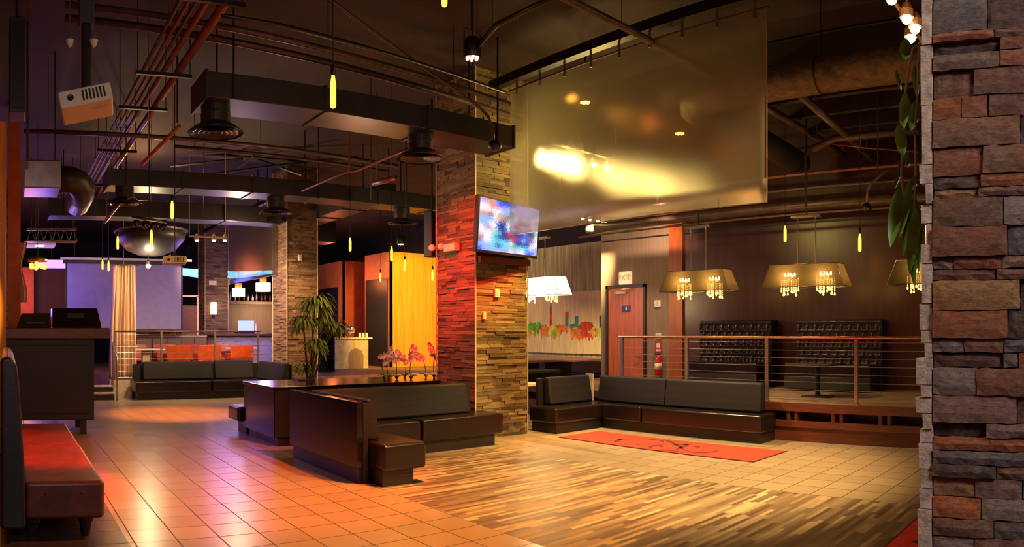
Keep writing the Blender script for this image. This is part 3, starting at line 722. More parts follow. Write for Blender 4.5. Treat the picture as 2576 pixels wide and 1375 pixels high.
# --- chandeliers over the platform
def chandelier(lit=False):
    t = thing('rectangular_chandelier', 'tmp', 'chandelier', (0, 0, 0))
    BASE[t.name] = (0, 0, 0)
    L, W, H = 1.45, .38, .36; l, w = 1.18, .30
    b = [(-W/2, -L/2, 0), (W/2, -L/2, 0), (W/2, L/2, 0), (-W/2, L/2, 0)]
    u = [(-w/2, -l/2, H), (w/2, -l/2, H), (w/2, l/2, H), (-w/2, l/2, H)]
    mb = MB()
    for k in range(4):
        a0, a1, c0, c1 = [Vector(q) for q in (b[k], b[(k+1) % 4], u[k], u[(k+1) % 4])]
        inw = Vector((0, 0, 0))-((a0+a1)/2); inw.z = 0; inw = inw.normalized()*.004
        mb.add([a0, a1, c1, c0, a0+inw, a1+inw, c1+inw, c0+inw], [(0, 1, 2, 3), (7, 6, 5, 4), (0, 4, 5, 1), (2, 6, 7, 3)])
    mb.build('shade', 'lamp_soft' if lit else 'organza', t)
    fr = MB()
    for P, r in ((b, .006), (u, .006)):
        for k in range(4): fr.tube([P[k], P[(k+1) % 4]], r, 5)
    for k in range(4): fr.tube([b[k], u[k]], .005, 5)
    fr.tube([(0, -l/2, H), (0, l/2, H)], .008, 5)
    fr.build('frame', 'chrome', t)
    for s in (-.16, .16): T([(0, s, H), (0, s, 1.12)], .012, 8).build('rod', 'chrome', t)
    B(-.06, .06, -.26, .26, 1.12, 1.16).build('canopy', 'chrome', t, bevel=.005, seg=1)
    R2 = random.Random(9)
    for s in (-.34, .3):
        cr = MB(); ar = MB()
        for k in range(12):
            a = 2*pi*k/12; rr = .13 if k % 2 else .08
            x, y = rr*.7*cos(a), s+rr*1.2*sin(a); z0 = .12+R2.uniform(-.02, .02); z1 = -.02-R2.uniform(0, .10)
            z = z0
            while z > z1: cr.ball((x, y, z), .011, 5, 0, 1.3); z -= .032
            cr.ball((x, y, z1-.015), .016, 6, 0, 1.4)
            ar.tube([(0, s, .22), (x, y, .15)], .003, 4)
        tag(cr.build('crystals', 'crystal', t), kind='stuff')
        ar.build('arms', 'chrome', t)
        for dx, dy in ((0, -.09), (0, .09), (.05, 0), (-.05, 0)):
            q = MB(); q.ball((dx, s+dy, .21), .016, 7, 0, 2.0); q.build('bulb', 'lamp_warm', t, smooth=True)
    return t
ch = chandelier(); ch.location = (10.35, 4.88, 2.33)
ch['label'] = 'smoky rectangular crystal chandelier above the low pedestal table, middle of the platform'; ch['group'] = 'rectangular chandeliers over the platform'
dup(ch, (10.35, 6.98, 2.32), 0, 'smoky rectangular crystal chandelier nearest the orange post and door')
dup(ch, (10.35, 2.72, 2.33), 0, 'smoky rectangular crystal chandelier half hidden by the hanging vine')
def rods_to_ceiling():
    for i, (x, y, lab) in enumerate([(10.35, 4.88, 'middle'), (10.35, 6.98, 'leftmost'), (10.35, 2.72, 'rightmost')]):
        pass
chl = chandelier(True); chl.location = (9.6, 10.25, 2.32)
chl['label'] = 'bright white-lit chandelier just right of the television pillar by the mural'; chl['group'] = 'rectangular chandeliers over the platform'
for x, y, z, lab in ((10.35, 4.88, 3.49, 'strut carrying the middle platform chandelier'), (10.35, 6.98, 3.48, 'strut carrying the chandelier near the orange post'), (10.35, 2.72, 3.49, 'strut carrying the chandelier behind the vine'), (9.6, 10.25, 3.48, 'strut carrying the white-lit chandelier')):
    tag(T([(x, y, z), (x, y, ZC)], .012, 6).build('ceiling_strut', 'blackmetal'), lab+', reaching to the ceiling', 'strut')

# --- door, signs
dY0, dY1 = PX(1626, 800, XR).y, PX(1527, 800, XR).y
dz = .56; dt = PX(1576, 716, XR).z
d = tag(MB().box(XR-.02, XR+.05, dY0+.05, dY1-.05, dz, dt-.06).build('door_1', 'doorwood', loc=(XR, (dY0+dY1)/2, dz)), 'mahogany restroom door with closer and blue sign in the taupe wall', None, None, 'structure')
fr = MB().box(XR-.05, XR+.05, dY0, dY0+.06, dz, dt).box(XR-.05, XR+.05, dY1-.06, dY1, dz, dt).box(XR-.05, XR+.05, dY0, dY1, dt-.07, dt)
fr.build('door_frame', 'doorframe', d)
p = PX(1577, 776, XR)
B(XR-.035, XR-.02, p.y-.12, p.y+.12, p.z-.07, p.z+.07).build('sign', 'blue', d)
sg = MB().ball((XR-.04, p.y-.01, p.z+.045), .014, 6); sg.box(XR-.04, XR-.034, p.y-.03, p.y+.01, p.z-.03, p.z+.03); sg.lathe((XR-.04, p.y-.02, p.z-.035), [(.03, 0), (.03, .004)], 10)
sg.build('pictogram', 'white', d)
p = PX(1565, 736, XR)
cb = B(XR-.09, XR-.02, p.y-.14, p.y+.12, p.z-.03, p.z+.03); cb.tube([(XR-.09, p.y-.1, p.z+.03), (XR-.25, p.y-.2, p.z+.06), (XR-.05, p.y-.3, p.z+.09)], .012, 6)
cb.build('door_closer', 'cream', d)
p = PX(1614, 897, XR)
T([(XR-.02, p.y, p.z), (XR-.07, p.y, p.z), (XR-.07, p.y+.12, p.z)], .012, 8).build('door_handle', 'chrome', d)
p = PX(1576, 699, XR)
t = thing('exit_sign', 'illuminated exit sign with orange-red letters above the mahogany door', 'sign', p)
B(XR-.07, XR, p.y-.17, p.y+.17, p.z-.14, p.z+.14).build('housing', 'exit_face', t, bevel=.008, seg=1)
cu = bpy.data.curves.new('letters', 'FONT'); cu.body = 'EXIT'; cu.size = .17; cu.align_x = 'CENTER'; cu.align_y = 'CENTER'; cu.extrude = .003
cu.materials.append(M['exit_letters']); tmp_ = bpy.data.objects.new('tmp_text', cu); COL.objects.link(tmp_); bpy.context.view_layer.update()
me_ = bpy.data.meshes.new_from_object(tmp_.evaluated_get(bpy.context.evaluated_depsgraph_get())); bpy.data.objects.remove(tmp_)
lo = bpy.data.objects.new('letters', me_); COL.objects.link(lo); lo.parent = t; lo.location = (-.075, 0, 0); lo.rotation_euler = (pi/2, 0, -pi/2)
plate(1655, 763, 'x', XR-.01, .16, .14, 'cream thermostat on the taupe wall right of the door', 'thermostat', nm='thermostat')
plate(1657, 845, 'x', XR-.01, .15, .12, 'white notice box above the fire extinguisher sign', 'box', nm='alarm_box')
p = PX(1657, 871, XR)
t = thing('extinguisher_sign', 'red and white extinguisher sign above the red cylinder', 'sign', p)
B(XR-.012, XR, p.y-.09, p.y+.09, p.z-.13, p.z+.13).build('panel', 'redpaint', t); B(XR-.016, XR-.012, p.y-.05, p.y+.05, p.z-.02, p.z+.07).build('flame_mark', 'white', t); B(XR-.016, XR-.012, p.y-.06, p.y+.06, p.z-.10, p.z-.06).build('text_band', 'white', t)
p = PX(1656, 945, XR-.1)
t = thing('fire_extinguisher', 'red fire extinguisher with cream label on the taupe wall', 'fire extinguisher', p)
q = (XR-.1, p.y, p.z)
MB().lathe(q, [(.02, 0), (.075, .01), (.078, .05), (.078, .36), (.05, .43), (.02, .45)], 18).build('cylinder', 'redpaint', t, smooth=True)
MB().lathe((q[0], q[1], q[2]+.14), [(.08, 0), (.08, .13)], 18).build('label', 'extlabel', t, smooth=True)
MB().box(q[0]-.02, q[0]+.02, q[1]-.02, q[1]+.1, q[2]+.45, q[2]+.48).box(q[0]-.015, q[0]+.015, q[1], q[1]+.09, q[2]+.5, q[2]+.515).build('handle', 'blackmetal', t)
T([(q[0], q[1]+.02, q[2]+.46), (q[0]-.02, q[1]+.1, q[2]+.42), (q[0]-.02, q[1]+.1, q[2]+.2)], .01, 6).build('hose', 'black', t)

# --- mural
mt = thing('mural_panel', 'cream mural panel with a colourful skyline splash and dripping paint', 'mural', (14.55, 14.5, .99))
B(14.53, 14.59, 10.86, 19.8, .99, 2.76).build('panel', 'muralbase', mt)
NP = [0]
def mpoly(pix, mat, nm):
    NP[0] += 1; xx = 14.528-.0012*NP[0]; pts = [PX(x, y, 14.53) for x, y in pix]; mb = MB(); n = len(pts)
    mb.add([(xx, p.y, p.z) for p in pts]+[(14.53, p.y, p.z) for p in pts], [list(range(n)), list(range(n, 2*n))[::-1]]+[(i, (i+1) % n, n+(i+1) % n, n+i) for i in range(n)])
    mb.build(nm, mat, mt)
R3 = random.Random(12)
def blob(x0, x1, yt, yb, mat, nm='paint_splash'):
    n = 11; top = [(x0+(x1-x0)*i/(n-1), yt+R3.uniform(-5, 6)+(8 if i in (0, n-1) else 0)) for i in range(n)]
    bot = [(x1-(x1-x0)*i/(n-1), yb-abs(i-(n-1)/2)*1.6+(R3.uniform(0, 12) if i % 2 else -3)) for i in range(n)]
    mpoly(top+bot, mat, nm)
blob(1318, 1345, 820, 846, 'mgold'); blob(1326, 1366, 812, 836, 'mgreen'); blob(1360, 1386, 820, 846, 'morange'); blob(1378, 1410, 818, 848, 'mgold')
blob(1392, 1430, 817, 838, 'morange'); blob(1384, 1402, 820, 850, 'mlime'); blob(1436, 1478, 822, 852, 'morange'); blob(1462, 1503, 826, 850, 'mred'); blob(1478, 1506, 824, 842, 'mgold'); blob(1500, 1520, 824, 846, 'mlime')
mpoly([(1459, 824), (1461, 810), (1475, 808), (1490, 811), (1493, 822), (1484, 830), (1478, 834), (1466, 828)], 'mred', 'paint_splash')
mpoly([(1432, 816), (1446, 814), (1450, 822), (1436, 826)], 'tealpaint', 'paint_splash')
mpoly([(1384.5, 775), (1386, 757), (1387.5, 757), (1388, 775)], 'tealpaint', 'tower'); mpoly([(1384, 818), (1384.5, 775), (1388.5, 775), (1389, 818)], 'mred', 'tower')
mpoly([(1423, 796), (1423, 784), (1430, 783), (1430, 796)], 'mred', 'tower'); mpoly([(1423, 820), (1423, 796), (1430, 796), (1430, 820)], 'tealpaint', 'tower')
mpoly([(1448, 822), (1448, 795), (1455, 795), (1455, 822)], 'tealpaint', 'tower')
mpoly([(1509, 824), (1509, 793), (1512, 793), (1512, 824)], 'blue', 'tower')
# --- tables behind the sofa
def ltable(x0, x1, y0, y1, z, label, mat='counter', cat='table'):
    t = thing('dining_table', label, cat, ((x0+x1)/2, (y0+y1)/2, 0))
    B(x0, x1, y0, y1, z-.05, z).build('tabletop', mat, t, bevel=.006, seg=1)
    B(x0+.15, x1-.15, (y0+y1)/2-.1, (y0+y1)/2+.1, 0, z-.05).build('pedestal', 'black', t)
    return t
a_ = PX(1500, 912, 12.9)
ltable(12.4, 13.7, 12.0, 14.6, .92, 'long dark-red dining table under the mural')
ltable(10.6, 11.9, 11.9, 13.4, .95, 'dark dining table left of the long one under the mural')
ltable(9.6, 10.9, 10.95, 11.7, .78, 'near dark table between the stone pillar and right sofa', 'blackwood')
ltable(7.75, 8.25, 8.75, 9.3, .74, 'small square table catching white light beside the stone pillar', 'white', 'side table')  # white light on the table top is put into its colour
t = thing('banquette', 'dark banquette under the mural beyond the dining tables', 'banquette', (14.1, 15, 0))
B(14.0, 14.5, 11.2, 19.0, 0, .45).build('seat', 'leather', t, bevel=.03); B(14.4, 14.53, 11.2, 19.0, .45, .8).build('backrest', 'leather', t, bevel=.03)

# ================================================================ PLANTS
R4 = random.Random(21)
def leaf(mb, p, d, L, w, droop, n=6, up=Vector((0, 0, 1)), zmin=.885):
    d = Vector(d).normalized(); side = d.cross(up)
    side = side.normalized() if side.length > .05 else Vector((1, 0, 0))
    vs = []; q = Vector(p); dd = d.copy()
    for i in range(n+1):
        k = i/n; ww = w*sin(pi*min(1, .12+k*.88))**.7*(1 if k < .97 else .2)
        nrm_ = side.cross(dd).normalized()
        vs += [q+side*ww, q+nrm_*(-.25*ww), q-side*ww]; q = q+dd*(L/n); q.z = max(q.z, zmin); dd = (dd+Vector((0, 0, -droop/n))).normalized()
    fs = []
    for i in range(n):
        a = i*3; fs += [(a, a+1, a+4, a+3), (a+1, a+2, a+5, a+4)]
    mb.add(vs, fs)
t = thing('potted_palm', 'tall shaggy palm standing on the planter wall before the middle pillar', 'plant', (4.64, 10.2, .84))
lf = MB(); tr = MB(); ox, oy = 4.64, 10.2
tops = [(.12, 0, 1.28, .42, 90), (-.08, .05, .98, .34, 70), (.52, .05, .90, .26, 60), (.1, -.05, .62, .30, 50), (-.1, 0, .28, .18, 40), (.3, 0, 1.0, .3, 45)]
for dx, dy, h, L, n in tops:
    tr.tube([(ox+dx*.15, oy, .84), (ox+dx*.6, oy+dy, .84+h*.6), (ox+dx, oy+dy, .84+h)], [.02, .014, .010], 7)
    for k in range(int(n*1.5)):
        a = R4.uniform(0, 2*pi); e = R4.uniform(-.1, .95); ll = L*R4.uniform(.65, 1.15)
        leaf(lf, (ox+dx+.02*cos(a), oy+dy+.02*sin(a), .84+h-R4.uniform(0, .14)), (cos(a)*.8, sin(a)*.8, e), ll, R4.uniform(.014, .022), 2.6)
lf.build('fronds', 'leaf_pale', t); tr.build('trunk', 'stem', t)
B(4.42, 4.72, 10.12, 10.36, .84, .865).build('tray', 'counter', t)
Yo = 9.75
ORD = ('leftmost', 'second from the left', 'third from the left', 'fourth from the left', 'fifth from the left', 'sixth from the left', 'seventh from the left', 'rightmost')
for io, (bx, pts) in enumerate(((968, [(965, 940), (955, 900), (968, 880), (985, 878)]), (978, [(976, 940), (970, 905), (976, 893), (990, 886)]), (998, [(998, 935), (997, 905), (990, 886), (980, 882)]), (1018, [(1020, 930), (1022, 908), (1012, 893), (1000, 888)]),
                (1034, [(1031, 935), (1034, 900), (1030, 878), (1040, 868)]), (1072, [(1070, 925), (1064, 900), (1055, 888), (1040, 885)]), (1092, [(1090, 925), (1092, 895), (1090, 872), (1078, 862)]), (1118, [(1117, 930), (1119, 895), (1122, 875), (1128, 868)]))):
    yy = Yo+(-.18, .12, -.05, .2, -.2, .08, -.12, .15)[io]
    P = [PY(bx, 958, yy)]; P[0].z = .84; P += [PY(x, y, yy) for x, y in pts]
    t = thing('potted_orchid', 'pale pink orchid in the planter behind the near sofa, '+ORD[io].replace(' from the left', ' from left'), 'orchid', P[0], 'orchids in the planter wall')
    MB().tube(P, .006, 5).build('stem', 'stem', t)
    pet = MB(); lfm = MB()
    for q in range(9):
        k = q/8; seg = P[-3]+(P[-1]-P[-3])*k
        c = seg+Vector((R4.uniform(-.04, .04), R4.uniform(-.05, .02), R4.uniform(-.06, .02)))
        for a in range(5):
            an = 2*pi*a/5+R4.uniform(0, .5); leaf(pet, c, (cos(an), -.35, sin(an)), R4.uniform(.045, .06), .024, .3, 3, Vector((0, -1, .1)))
    for q in range(4):
        a = R4.uniform(0, 2*pi); leaf(lfm, P[0], (cos(a), sin(a), .9), R4.uniform(.14, .22), .03, 1.4)
    pet.build('blossoms', 'petal', t); lfm.build('leaves', 'leaf', t)
# hanging vine beside the near pillar
t = thing('hanging_vine', 'green vine with long drooping leaves hanging left of the nearest pillar', 'plant', (1.72, .52, 2.3))
vn = MB(); vl = MB(); dv = 1.80
def V(x, y, dd=0): return PD(x, y, dv+dd)
vn.tube([V(2335, 108, -.05), V(2312, 110), V(2296, 122), V(2290, 150), V(2278, 230), V(2275, 330), V(2268, 430), V(2276, 520), V(2270, 600)], .0035, 6)
vn2 = MB().tube([V(2312, 112, .02), V(2308, 230, .03), V(2302, 330, .04), V(2304, 430, .03), V(2300, 520, .02), V(2300, 640, .02)], .003, 6)
def vleaf(x0, y0, x1, y1, w, dd=0, tw=.6):
    a, b = V(x0, y0, dd), V(x1, y1, dd); d = b-a; L = d.length; d.normalize()
    side = Vector((cos(az(x0)), -sin(az(x0)), 0))*1.15*w/F*dv; fwd = Vector((sin(az(x0)), cos(az(x0)), 0))
    vs = []; n = 10
    for i in range(n+1):
        k = i/n; ww = sin(pi*k**.8)**.8*.5+.01; cv = fwd*(.02*sin(pi*k)*tw)
        p = a+d*L*k+cv; vs += [p+side*ww, p+fwd*(.006+.01*tw)*ww, p-side*ww]
    vs2 = [v+fwd*.0012 for v in vs]; m = len(vs); fs = []
    for i in range(n):
        q = i*3; fs += [(q, q+1, q+4, q+3), (q+1, q+2, q+5, q+4), (m+q+3, m+q+4, m+q+1, m+q), (m+q+4, m+q+5, m+q+2, m+q+1)]
    vl.add(vs+vs2, fs)
for L_ in ((2278, 95, 2278, 152, 26), (2300, 160, 2308, 250, 14, .03), (2254, 175, 2268, 228, 9), (2278, 230, 2270, 330, 24, -.02), (2306, 250, 2292, 330, 26, .03), (2262, 310, 2272, 395, 26, -.03), (2276, 380, 2250, 478, 12, .01), (2282, 380, 2284, 425, 12),
           (2306, 430, 2296, 480, 16, .03), (2262, 470, 2240, 622, 30, -.04), (2278, 470, 2272, 645, 26, .0), (2290, 450, 2262, 600, 22, -.02), (2300, 490, 2300, 640, 28, .02), (2304, 520, 2288, 690, 26, -.01), (2290, 560, 2300, 720, 22, .01), (2312, 540, 2310, 690, 16, .03)):
    vleaf(*L_)
vl.build('leaves', 'leaf', t, smooth=True); vn.build('stem', 'stem', t); vn2.build('stem', 'stem', t)
# ================================================================ CEILING WORK
def duct(x0, x1, y0, y1, z0, z1, label, diffs=(), flange='x', mat='duct'):
    t = thing('air_duct', label, 'duct', ((x0+x1)/2, (y0+y1)/2, z0))
    B(x0, x1, y0, y1, z0, z1).build('casing', mat, t, bevel=.006, seg=1)
    if flange == 'x':
        x = x0
        while x < x1+.01: B(x-.015, x+.015, y0-.018, y1+.018, z0-.018, z1+.018).build('flange', mat, t); x += (x1-x0)/max(1, round((x1-x0)/1.25))
        n = max(2, int((x1-x0)/2.4))
        for k in range(n): xx = x0+.3+(x1-x0-.6)*k/(n-1); B(xx-.01, xx+.01, y0-.02, y0-.005, z0, ZC).build('hanger_strap', 'blackmetal', t); B(xx-.01, xx+.01, y1+.005, y1+.02, z0, ZC).build('hanger_strap', 'blackmetal', t)
    else:
        y = y0
        while y < y1+.01: B(x0-.018, x1+.018, y-.015, y+.015, z0-.018, z1+.018).build('flange', mat, t); y += (y1-y0)/max(1, round((y1-y0)/1.25))
        for yy in (y0+.3, y1-.3): B(x0-.02, x0-.005, yy-.01, yy+.01, z0, ZC).build('hanger_strap', 'blackmetal', t); B(x1+.005, x1+.02, yy-.01, yy+.01, z0, ZC).build('hanger_strap', 'blackmetal', t)
    for dx, dy in diffs:
        zb = 3.83
        d_ = MB().lathe((dx, dy, zb), [(.165, .10), (.168, .2), (.172, .21), (.165, .22), (.165, z0-zb)], 26).build('diffuser_neck', mat, t, smooth=False)
        rg = MB()
        rg.lathe((dx, dy, zb), [(.31, .0), (.315, .012), (.25, .06), (.17, .11)], 30, 0, False)
        for r in (.26, .20, .145, .09): rg.lathe((dx, dy, zb), [(r, .0), (r-.012, .004), (r-.05, .045), (r-.055, .045)], 30, 0, False)
        rg.lathe((dx, dy, zb+.02), [(.04, 0), (.001, -.004)], 20, 0, False); rg.lathe((dx, dy, zb), [(.17, .1), (.001, .105)], 24, 0, False)
        rg.build('diffuser', mat, d_, smooth=True)
    return t
duct(2.12, 6.36, 7.3, 7.9, 4.13, 4.41, 'nearest rectangular air duct with two round diffusers, ending at the television pillar', ((2.31, 7.6), (5.03, 7.6)))
duct(1.75, 9.6, 12.05, 12.65, 4.13, 4.42, 'second rectangular air duct across the middle with three round diffusers', ((2.05, 12.2), (4.95, 12.4), (7.75, 12.4)))
duct(.93, 6.2, 15.3, 15.9, 4.13, 4.5, 'third air duct far left, beyond the silver unit')
duct(7.2, 7.8, 12.75, 17.9, 4.35, 4.7, 'air duct running lengthwise over the middle pillar', flange='y')
t = thing('air_unit', 'boxy air handling unit hung right of the middle pillar', 'air unit', (8.4, 17.8, 4.1))
B(7.9, 8.85, 17.6, 18.3, 4.1, 4.68).build('casing', 'duct', t, bevel=.01, seg=1); B(7.86, 7.9, 17.65, 18.25, 4.15, 4.63).build('grille', 'steel', t)
for xx in (8.0, 8.75): T([(xx, 17.95, 4.68), (xx, 17.95, ZC)], .012, 5).build('hanger', 'blackmetal', t)
t = thing('air_unit', 'silver box and round duct high at the left', 'air unit', (.5, 9.8, 3.5))
B(.23, .74, 9.6, 10.3, 3.56, 3.94).build('casing', 'steel', t, bevel=.015, seg=1)
MB().tube([(.74, 9.95, 3.75), (.9, 9.95, 3.75), (1.0, 9.98, 3.72), (1.08, 10.1, 3.66), (1.1, 10.4, 3.62), (1.1, 11.0, 3.6)], .19, 18).build('round_duct', 'duct', t, smooth=True)
for xx in (.3, .68): T([(xx, 9.95, 3.94), (xx, 9.95, ZC)], .01, 5).build('hanger', 'blackmetal', t)
t = thing('round_duct', 'large foil-wrapped round duct with elbow high on the right', 'duct', (7.6, 3.5, 4.7))
MB().tube([(7.6, -1.4, 4.62)]+[(7.6, y, 4.62) for y in (0, 1.2, 2.4, 3.6, 4.6, 5.0)]+[(7.68, 5.24, 4.62), (7.86, 5.36, 4.62), (8.1, 5.4, 4.62)], .21, 24).build('foil_run', 'foil', t, smooth=True)
MB().tube([(8.1, 5.4, 4.62), (9.6, 5.4, 4.62), (11.2, 5.4, 4.55)], .2, 20).build('painted_run', 'duct', t, smooth=True)
for yy in (.2, 1.9, 3.4, 4.6): MB().tube([(7.6+.22*cos(a), yy, 4.62+.22*sin(a)) for a in [2*pi*k/18 for k in range(18)]], .008, 5, closed=True).tube([(7.6, yy, 4.83), (7.6, yy, ZC)], .006, 5).build('hanger_band', 'blackmetal', t)
PIPE_R = {}
def pipe(path, r, label, mat='pipe', nm='pipe', group=None, straps=True):
    mb_ = MB().tube(path, r, 10)
    if straps:
        for k in (.18, .82):
            q = Vector(path[0]).lerp(Vector(path[1]), k); mb_.tube([q, (q.x, q.y, ZC)], .006, 5)
    t = tag(mb_.build(nm, mat, smooth=True), label, nm.replace('_', ' '), group)
    return t
# pair running across the top left
for (y0, y1, r, lb) in ((12, 262, .035, 'upper of two parallel pipes curving across the top left'), (46, 290, .04, 'lower of two parallel pipes curving across the top left')):
    za = 4.78; A = PD(165, y0, (za-EH)*F/(HY-y0)); Bp = PD(1282, y1, (za-EH)*F/(HY-y1)); pipe([A, Bp], r, lb)
# bundle running down the room
for i, (xx, r, lb, mt_) in enumerate([(1.55, .02, 'leftmost thin pipe of the bundle descending at upper left', 'pipe'), (1.63, .02, 'second thin pipe from the left in the upper-left bundle', 'pipe_red'), (1.70, .018, 'middle thin pipe of the upper-left bundle', 'pipe'),
                           (1.79, .032, 'fourth pipe of the upper-left bundle, thicker than the thin three', 'pipe_red'), (1.96, .045, 'thickest reddish pipe, rightmost of the upper-left bundle', 'pipe_red')]):
    pipe([(xx, 3.5, 4.6), (xx, 16.5, 4.6)], r, lb, mt_, group='pipe bundle at upper left')
for i, yy in enumerate((6.0, 7.85, 9.1, 11.3, 14.0)):
    t = thing('pipe_hanger', 'cross bar trapeze under the pipe bundle, number counted by distance'.replace(', number counted by distance', ', '+('nearest', 'second nearest', 'third from the camera', 'fourth from the camera', 'farthest')[i]), 'hanger', (1.76, yy, 4.54), 'trapeze bars under the pipe bundle')
    B(1.45, 2.1, yy-.02, yy+.02, 4.51, 4.55).build('bar', 'blackmetal', t)
    for xx in (1.47, 2.08): T([(xx, yy, 4.52), (xx, yy, ZC)], .007, 5).build('rod', 'pipe', t)
pipe([PD(60, 330, 10.2), PD(400, 345, 10.3), PD(700, 372, 11.2), PD(1000, 418, 12.2)], .035, 'long level pipe crossing behind the nearest duct', 'pipe')
pipe([PD(440, 368, 11.3), PD(700, 392, 12.0), PD(980, 432, 13.0)], .028, 'lower level pipe crossing behind the nearest duct', 'pipe')
pipe([PD(1270, 232, 8.6), PD(700, 62, 6.6), PD(560, 40, 6.2)], .02, 'thin dark conduit above the parallel pipes', 'blackmetal')
t = thing('ceiling_conduit', 'long diagonal conduit ending in a drooping junction box near the gauze panel', 'conduit', PD(1242, 372, 9.1))
T([PD(800, -20, 6.9), PD(1060, 168, 8.2), PD(1205, 268, 9.0), PD(1228, 292, 9.1), PD(1240, 325, 9.1), PD(1241, 352, 9.1)], .018, 8).build('conduit', 'pipe', t, smooth=True)
q = PD(1245, 366, 9.1); MB().ball(q, .09, 8, 0, .8).build('junction_box', 'blackmetal', t, smooth=True)
t = thing('sprinkler_pipe', 'red-lit sprinkler pipe slanting up to the second diffuser', 'pipe', PD(880, 432, 11.2))
T([PD(760, 480, 12.4), PD(868, 433, 11.4), PD(900, 428, 11.2), PD(985, 392, 10.4), PD(1060, 362, 9.8)], .022, 8).build('pipe', 'pipe_red', t, smooth=True)
T([PD(878, 432, 11.2), PD(880, 390, 11.2), PD(880, 300, 11.2)], .014, 6).build('branch', 'pipe_red', t)
pipe([PD(936, 462, 11.8), PD(995, 448, 11.2)], .045, 'short stubby red-lit pipe below the second diffuser', 'pipe_red')
pipe([PD(357, 413, 9.0), PD(452, 316, 8.4)], .025, 'short bright orange-red brace below the pipe bundle', 'orangewall', 'brace')
pipe([PD(262, 560, 13), PD(300, 512, 12.4), PD(330, 495, 12)], .03, 'red-tinted flexible elbow beside the left diffuser', 'pipe_red')
for i, (x, yb, d_, lb) in enumerate([(933, 502, 11, 'thin rod ending in a ring left of the red pillar'), (1022, 535, 12.6, 'thin bent rod left of the red pillar'), (513, 540, 14, 'thin pale rod over the rear screen'), (446, 310, 8.3, 'thin rod above the orange-red brace')]):
    a_ = PD(x, yb, d_); tag(T([a_, (a_.x, a_.y, ZC)], .012, 6).build('hanging_rod', 'pipe'), lb, 'rod')
# crossing braces under the deck, lit patch
for i, (a, b) in enumerate([((440, 452), (900, 395)), ((570, 442), (640, 392)), ((430, 418), (610, 400)), ((455, 384), (930, 425)), ((640, 398), (760, 440))]):
    tag(T([PD(a[0], a[1], 16), PD(b[0], b[1], 15)], .03, 5).build('roof_brace', 'black'), ('long thin roof brace rising to the right', 'short steep roof brace over the rear bay', 'shallow roof brace at left of the rear bay', 'roof brace falling to the right over the rear bay', 'short falling roof brace at right of the rear bay')[i]+' behind the nearest duct', 'brace')
# right-hand side
for i, xx in enumerate((8.5, 9.25, 10.0, 10.75, 11.5)):
    tag(B(xx-.05, xx+.05, -1.5, 10.7, 4.95, 5.5).build('roof_joist', 'deck'), ('first', 'second', 'third', 'fourth', 'fifth')[i]+' dark roof joist counted from the foil duct toward the dark wall', 'joist', 'roof joists above the platform')
pipe([(7.0, 4.85, 4.82), (11.9, 4.85, 4.82)], .05, 'lower of the two long parallel pipes descending behind the gauze panel', 'pipe_tan')
pipe([(4.6, 5.0, 4.95), (11.9, 5.0, 4.95)], .04, 'upper of the two long parallel pipes descending behind the gauze panel', 'pipe_tan')
pipe([(8.6, 4.2, 4.85), (11.9, 4.2, 4.6)], .06, 'thick brown pipe descending right of the gauze panel', 'pipe_tan')
pipe([PX(2045, 375, 10.4), PX(2100, 348, 10.4), PX(2310, 328, 10.4)], .06, 'brown pipe with a forked elbow right of the gauze panel', 'pipe_tan')
pipe([PX(2095, 362, 10.6), PX(2180, 372, 10.6), PX(2310, 382, 10.6)], .015, 'thin red pipe below the forked elbow', 'pipe_red')
pipe([(11.4, -1.3, 3.86), (11.4, 10.6, 3.86)], .10, 'thick horizontal pipe along the top of the dark wall', 'pipe_tan')
pipe([(11.1, -1.3, 3.66), (11.1, 10.6, 3.66)], .025, 'thin horizontal conduit under the thick wall-top pipe', 'pipe_tan')
pipe([(11.2, -1.3, 4.12), (11.2, 10.6, 4.12)], .035, 'middle horizontal pipe above the thick wall-top pipe', 'pipe')
pipe([(10.9, -1.3, 4.3), (10.9, 10.6, 4.3)], .03, 'reddish horizontal pipe, highest of the wall-top group', 'pipe_red')
t = thing('ceiling_conduit', 'bent conduit dropping to a round box at the top of the dark wall', 'conduit', PX(2180, 540, 11.3))
T([PX(2262, 402, 11.0), PX(2190, 462, 11.0), PX(2182, 480, 11.0), PX(2181, 515, 11.0)], .025, 8).build('conduit', 'pipe_tan', t, smooth=True); MB().ball(PX(2181, 522, 11.0), .08, 8).build('junction_box', 'blackmetal', t, smooth=True)
for i, (x, y0, y1, X) in enumerate([(2025, 300, 520, 9.8), (2208, 230, 445, 9.9)]):
    a_, b_ = PX(x, y1, X), PX(x, y0, X); tag(T([a_, (a_.x, a_.y, ZC)], .01, 5).build('hanging_rod', 'pipe'), ('thin hanger rod left of the forked elbow pipe', 'thin hanger rod right of the forked elbow pipe')[i], 'rod')
tag(B(6.40, 6.52, -1.3, 7.9, 5.08, 5.2).build('curtain_track', 'blackmetal'), 'dark track beam the near gauze panel hangs from', 'track')
